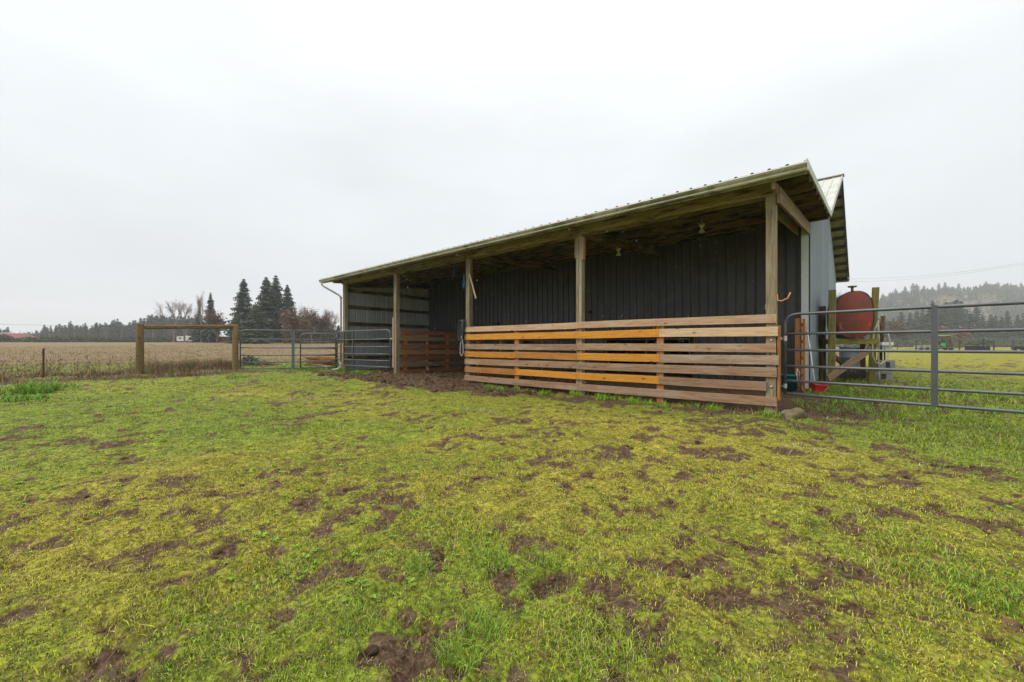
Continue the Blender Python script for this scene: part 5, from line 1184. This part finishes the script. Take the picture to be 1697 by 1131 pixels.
tag(m.build('hill_wood', M['farfir']), 'hazy conifer wood covering the hillside beyond the pasture', 'wood', kind='stuff')
m = MB()
for i in range(9000):
    u = r_.uniform(1500, 2200); r0 = r_.uniform(400, 670); c = hill_at(u, r0)+Vector((0, 0, r_.uniform(0, 4))); w = Vector((r_.gauss(0, 1), r_.gauss(0, 1), abs(r_.gauss(0, 1.2))))*1.8; m.add([c, c+w, c+Vector((w.y, -w.x, w.z*.5))*.8], [(0, 1, 2)])
tag(m.build('hill_brush', M['brown']), 'leafless brown brush on the cut-over part of the hillside', 'brush', kind='stuff')
hg = 'conifers standing out on the skyline of the right hill'
for u, v in ((1484,478),(1500,474),(1513,469),(1519,470),(1531,473),(1545,475),(1556,469),(1566,467),(1589,469),(1604,474),(1617,473),(1626,475),(1634,466),(1654,467),(1668,473),(1675,469),(1684,471),(1692,468),(1475,484),(1463,486)):
    r0 = r_.uniform(690, 715); c = hill_at(u, r0); tree('skyline_fir', FARF[r_.randrange(4)], u, v, r0, 1.5, 'hazy conifer on the hill skyline '+('between the tank stand and the gate upright' if u < 1545 else 'just right of the gate upright' if u < 1610 else 'near the right edge, well right of the gate upright'), 'tree', hg, z=c.z-3)
G3 = 'dark conifers at the foot of the right hill'
for rowk, dd in ((0, 235), (1, 215)):
    u = 1385
    while u < 1900:
        hgt = 505+12*math.sin(u*.035)+random.uniform(-6, 14)+rowk*10
        tree('valley_fir', FARF[random.randrange(4)], u, hgt, dd+random.uniform(-10, 10), random.uniform(.8, 1.35), ('front' if rowk else 'rear')+' row conifer at the hill foot '+('behind the tank stand' if u < 1460 else 'between the tank stand and the gate upright' if u < 1545 else 'behind the tractor' if u < 1600 else 'behind the dark farm implement' if u < 1660 else 'at the right edge'), 'tree', G3); u += random.uniform(8, 17)
tree('willow_bush', WILLOW, 1583, 529, 120, .95, 'reddish bare round willow behind the green tractor', 'bush', None, 6)
tree('willow_bush', WILLOW, 1558, 537, 124, .8, 'reddish bare willow at the left of the big round one', 'bush', None, 6)
tree('pale_bush', WILLOW, 1490, 546, 130, 1.0, 'yellowish green bush left of the tractor, behind the pasture', 'bush', None, 6)
bpy.data.objects['pale_bush'].children[0].data = BROWN2[0]
tree('bare_tree', BARE, 1396, 477, 90, .6, 'bare tree tips showing between the barn wall and the fuel tank', 'tree', None, 16)
scrub(1385, 1950, 195, 4.5, 5000, M['hedge'], 'hedge', 'dark undergrowth along the foot of the right hill', 'hedge', .8, 12)

# tractor
c = at(1566, HOR, 88); z0 = gz_(c.x, c.y); Mx = Matrix.Translation((c.x, c.y, z0)) @ Matrix.Rotation(YAW+.55, 4, 'Z') @ Matrix.Scale(1.15, 4); tt = link('tractor', None, Mx); tag(tt, 'green tractor with a pale green canopy parked on the far pasture', 'tractor')
pr_ = [(0,.75),(1.75,.75),(1.8,1.35),(1.55,1.55),(0,1.65)]; k = len(pr_)
MB().add([Mx @ Vector((a, y, b_)) for y in (-.36, .36) for a, b_ in pr_], [tuple(range(k)), tuple(range(k, 2*k))[::-1]]+[(i, i+k, (i+1) % k+k, (i+1) % k) for i in range(k)]).build('hood', M['tractor'], tt)
MB().box((-.6, 0, .9), (1.1, .7, .5), Mx).build('transmission', M['tractor'], tt)
MB().box((-.75, 0, 1.3), (.5, .5, .12), Mx).build('seat', M['black'], tt); MB().box((-.98, 0, 1.6), (.1, .5, .5), Mx).build('seat_back', M['black'], tt)
MB().box((-.5, 0, 2.62), (1.7, 1.35, .12), Mx).build('canopy', M['cabroof'], tt)
for a in (-1.15, .2):
    for s in (-.55, .55): MB().tube([Mx @ Vector((a, s, 1.1)), Mx @ Vector((a, s, 2.6))], .035, 5).build('canopy_post', M['black'], tt)
for s in (-.72, .72):
    w_ = MB().lathe([(.3, -.2), (.68, -.2), (.74, -.1), (.74, .1), (.68, .2), (.3, .2)], (0, 0, 0), 20, Mx @ Matrix.Translation((-.75, s, .74)) @ Matrix.Rotation(R(90), 4, 'X')).build('rear_wheel', M['tyre'], tt)
    MB().lathe([(0, -.12), (.36, -.12), (.36, .12), (0, .12)], (0, 0, 0), 14, Mx @ Matrix.Translation((-.75, s, .74)) @ Matrix.Rotation(R(90), 4, 'X')).build('rim', M['yellow'], w_)
    w_ = MB().lathe([(.2, -.13), (.42, -.13), (.46, 0), (.42, .13), (.2, .13)], (0, 0, 0), 18, Mx @ Matrix.Translation((1.25, s*.9, .46)) @ Matrix.Rotation(R(90), 4, 'X')).build('front_wheel', M['tyre'], tt)
    MB().lathe([(0, -.08), (.24, -.08), (.24, .08), (0, .08)], (0, 0, 0), 12, Mx @ Matrix.Translation((1.25, s*.9, .46)) @ Matrix.Rotation(R(90), 4, 'X')).build('rim', M['yellow'], w_)
    MB().box((-.75, s, 1.52), (1.2, .4, .05), Mx).build('fender', M['tractor'], tt)
    MB().tube([Mx @ Vector((.6, s*.6, 1.0)), Mx @ Vector((1.5, s*.6, 1.3)), Mx @ Vector((2.3, s*.6, .5))], .06, 5).build('loader_arm', M['tractor'], tt)
MB().box((2.4, 0, .35), (.4, 1.6, .45), Mx).build('bucket', M['tractor'], tt)
# flatbed, white tote, boat-like trailer
def low_thing(name, u, d, dims, zoff, mat, label, cat, wheels=True, rz=0):
    c = at(u, HOR, d); z0 = gz_(c.x, c.y); Mx = Matrix.Translation((c.x, c.y, z0)) @ Matrix.Rotation(YAW+rz, 4, 'Z'); t = link(name, None, Mx); tag(t, label, cat)
    MB().box((0, 0, zoff), dims, Mx).build('deck', mat, t)
    MB().box((0, -dims[1]/2, zoff+dims[2]/2+.04), (dims[0], .06, .08), Mx).build('side_rail', M['old'], t)
    if wheels:
        for s in (-.5, .5): MB().lathe([(0, -.1), (.3, -.1), (.3, .1), (0, .1)], (0, 0, 0), 12, Mx @ Matrix.Translation((s, -dims[1]/2+.1, .28)) @ Matrix.Rotation(R(90), 4, 'X')).build('wheel', M['tyre'], t)
    return t
low_thing('flat_trailer', 1563, 72, (5.2, 1.9, .16), .45, M['old'], 'long pale flat trailer in front of the green tractor', 'trailer')
low_thing('flat_trailer', 1524, 70, (3.6, 1.8, .14), .30, M['old'], 'weathered flat trailer left of the tractor', 'trailer')
t = low_thing('utility_trailer', 1535, 78, (3.2, 1.6, .5), .62, M['galv'], 'grey metal utility trailer standing behind the flat trailer', 'trailer')
c = at(1528, HOR, 76); z0 = gz_(c.x, c.y); tag(MB().tube([(c.x, c.y, z0), (c.x, c.y, z0+1.9), (c.x+.8, c.y+.6, z0+1.5)], .06, 6).build('jib_post', M['black']), 'thin dark jib post left of the grey trailer', 'post')
c = at(1616, HOR, 60); z0 = gz_(c.x, c.y); Mx = Matrix.Translation((c.x, c.y, z0)) @ Matrix.Rotation(YAW, 4, 'Z'); t = link('hay_implement', None, Mx); tag(t, 'dark farm implement with folded arms and a black box under them', 'farm implement')
MB().box((-.2, 0, .45), (1.7, .9, .65), Mx).build('box_body', M['black'], t)
for a in ((-1.2, 1.1, 1.1, 1.75), (1.1, 1.75, 2.6, 1.15), (0.2, .9, 2.8, 1.5), (.3, 1.3, 2.0, 1.25), (1.2, .3, 1.2, 1.8), (-1.4,1.05,2.8,1.05)): MB().tube([Mx @ Vector((a[0], 0, a[1])), Mx @ Vector((a[2], 0, a[3]))], .06, 5).build('arm', M['black'], t)
for a in (1.1, 1.8): MB().lathe([(0, -.1), (.36, -.1), (.36, .1), (0, .1)], (0, 0, 0), 12, Mx @ Matrix.Translation((a, 0, .36)) @ Matrix.Rotation(R(90), 4, 'X')).build('wheel', M['tyre'], t)
c = at(1688, HOR, 62); z0 = gz_(c.x, c.y); Mx = Matrix.Translation((c.x, c.y, z0)) @ Matrix.Rotation(YAW, 4, 'Z'); t = link('water_trough', None, Mx); tag(t, 'small dark trough by the far fence at the right edge', 'trough')
MB().box((0, 0, .45), (1.6, .6, .4), Mx).build('basin', M['black'], t)
for a in (-.6, .6): MB().box((a, 0, .13), (.1, .5, .3), Mx).build('leg', M['black'], t)
# far pasture fence
fp = empty('pasture_fence', tuple(at(1600, HOR, 58)), 'wire fence on dark posts across the far side of the right pasture', 'fence')
prev = None
for u, d in ((1455, 74), (1487, 70), (1518, 60), (1590, 58), (1647, 57), (1679, 56), (1730, 55), (1790, 54)):
    c = at(u, HOR, d); z0 = gz_(c.x, c.y); MB().tube([(c.x, c.y, z0-.3), (c.x, c.y, z0+1.65)], .085 if u > 1500 else .05, 7).build('fence_post', M['bark'], fp)
    if prev is not None:
        for z in (1.45, .75): MB().tube([(prev.x, prev.y, prev.z+z), (c.x, c.y, z0+z)], .022 if z > 1 else .04, 4).build('fence_rail', M['bark'], fp)
    prev = Vector((c.x, c.y, z0))

# ------------------------------------------------------------------ sleet falling
m = MB(); r_ = random.Random(3)
for i in range(3400):
    c = Vector((r_.uniform(-14, .2), r_.uniform(-6.5, -.3), r_.uniform(.6, 4.2)))
    if (c-Vector((CAMX, CAMY, CAMZ))).length < 3: continue
    s = r_.uniform(.0009, .0025); e_ = Vector((RT[0]*.45, RT[1]*.45, 1)).normalized()*s*3.2; m.tube([c-e_, c, c+e_], [s*.2, s*.6, s*.2], 4, False)
sm = plain('sleet_ice', (.8, .82, .84), .5, 0, .02, 3, bumpy=0)
tag(m.build('sleet', sm), 'fine white sleet falling in front of the shed', 'sleet', kind='stuff')

# ------------------------------------------------------------------ haze
hv = bpy.data.materials.new('haze_air'); hv.use_nodes = True; n = hv.node_tree; n.nodes.clear()
o_ = N(n, 'ShaderNodeOutputMaterial'); pv = N(n, 'ShaderNodeVolumePrincipled'); pv.inputs['Color'].default_value = (.93, .95, .97, 1); pv.inputs['Density'].default_value = .00045; pv.inputs['Anisotropy'].default_value = .0
L(n, pv.outputs[0], o_.inputs['Volume'])
o = MB().box((0, 0, 70), (4600, 4600, 160)).build('haze', hv); o['kind'] = 'stuff'
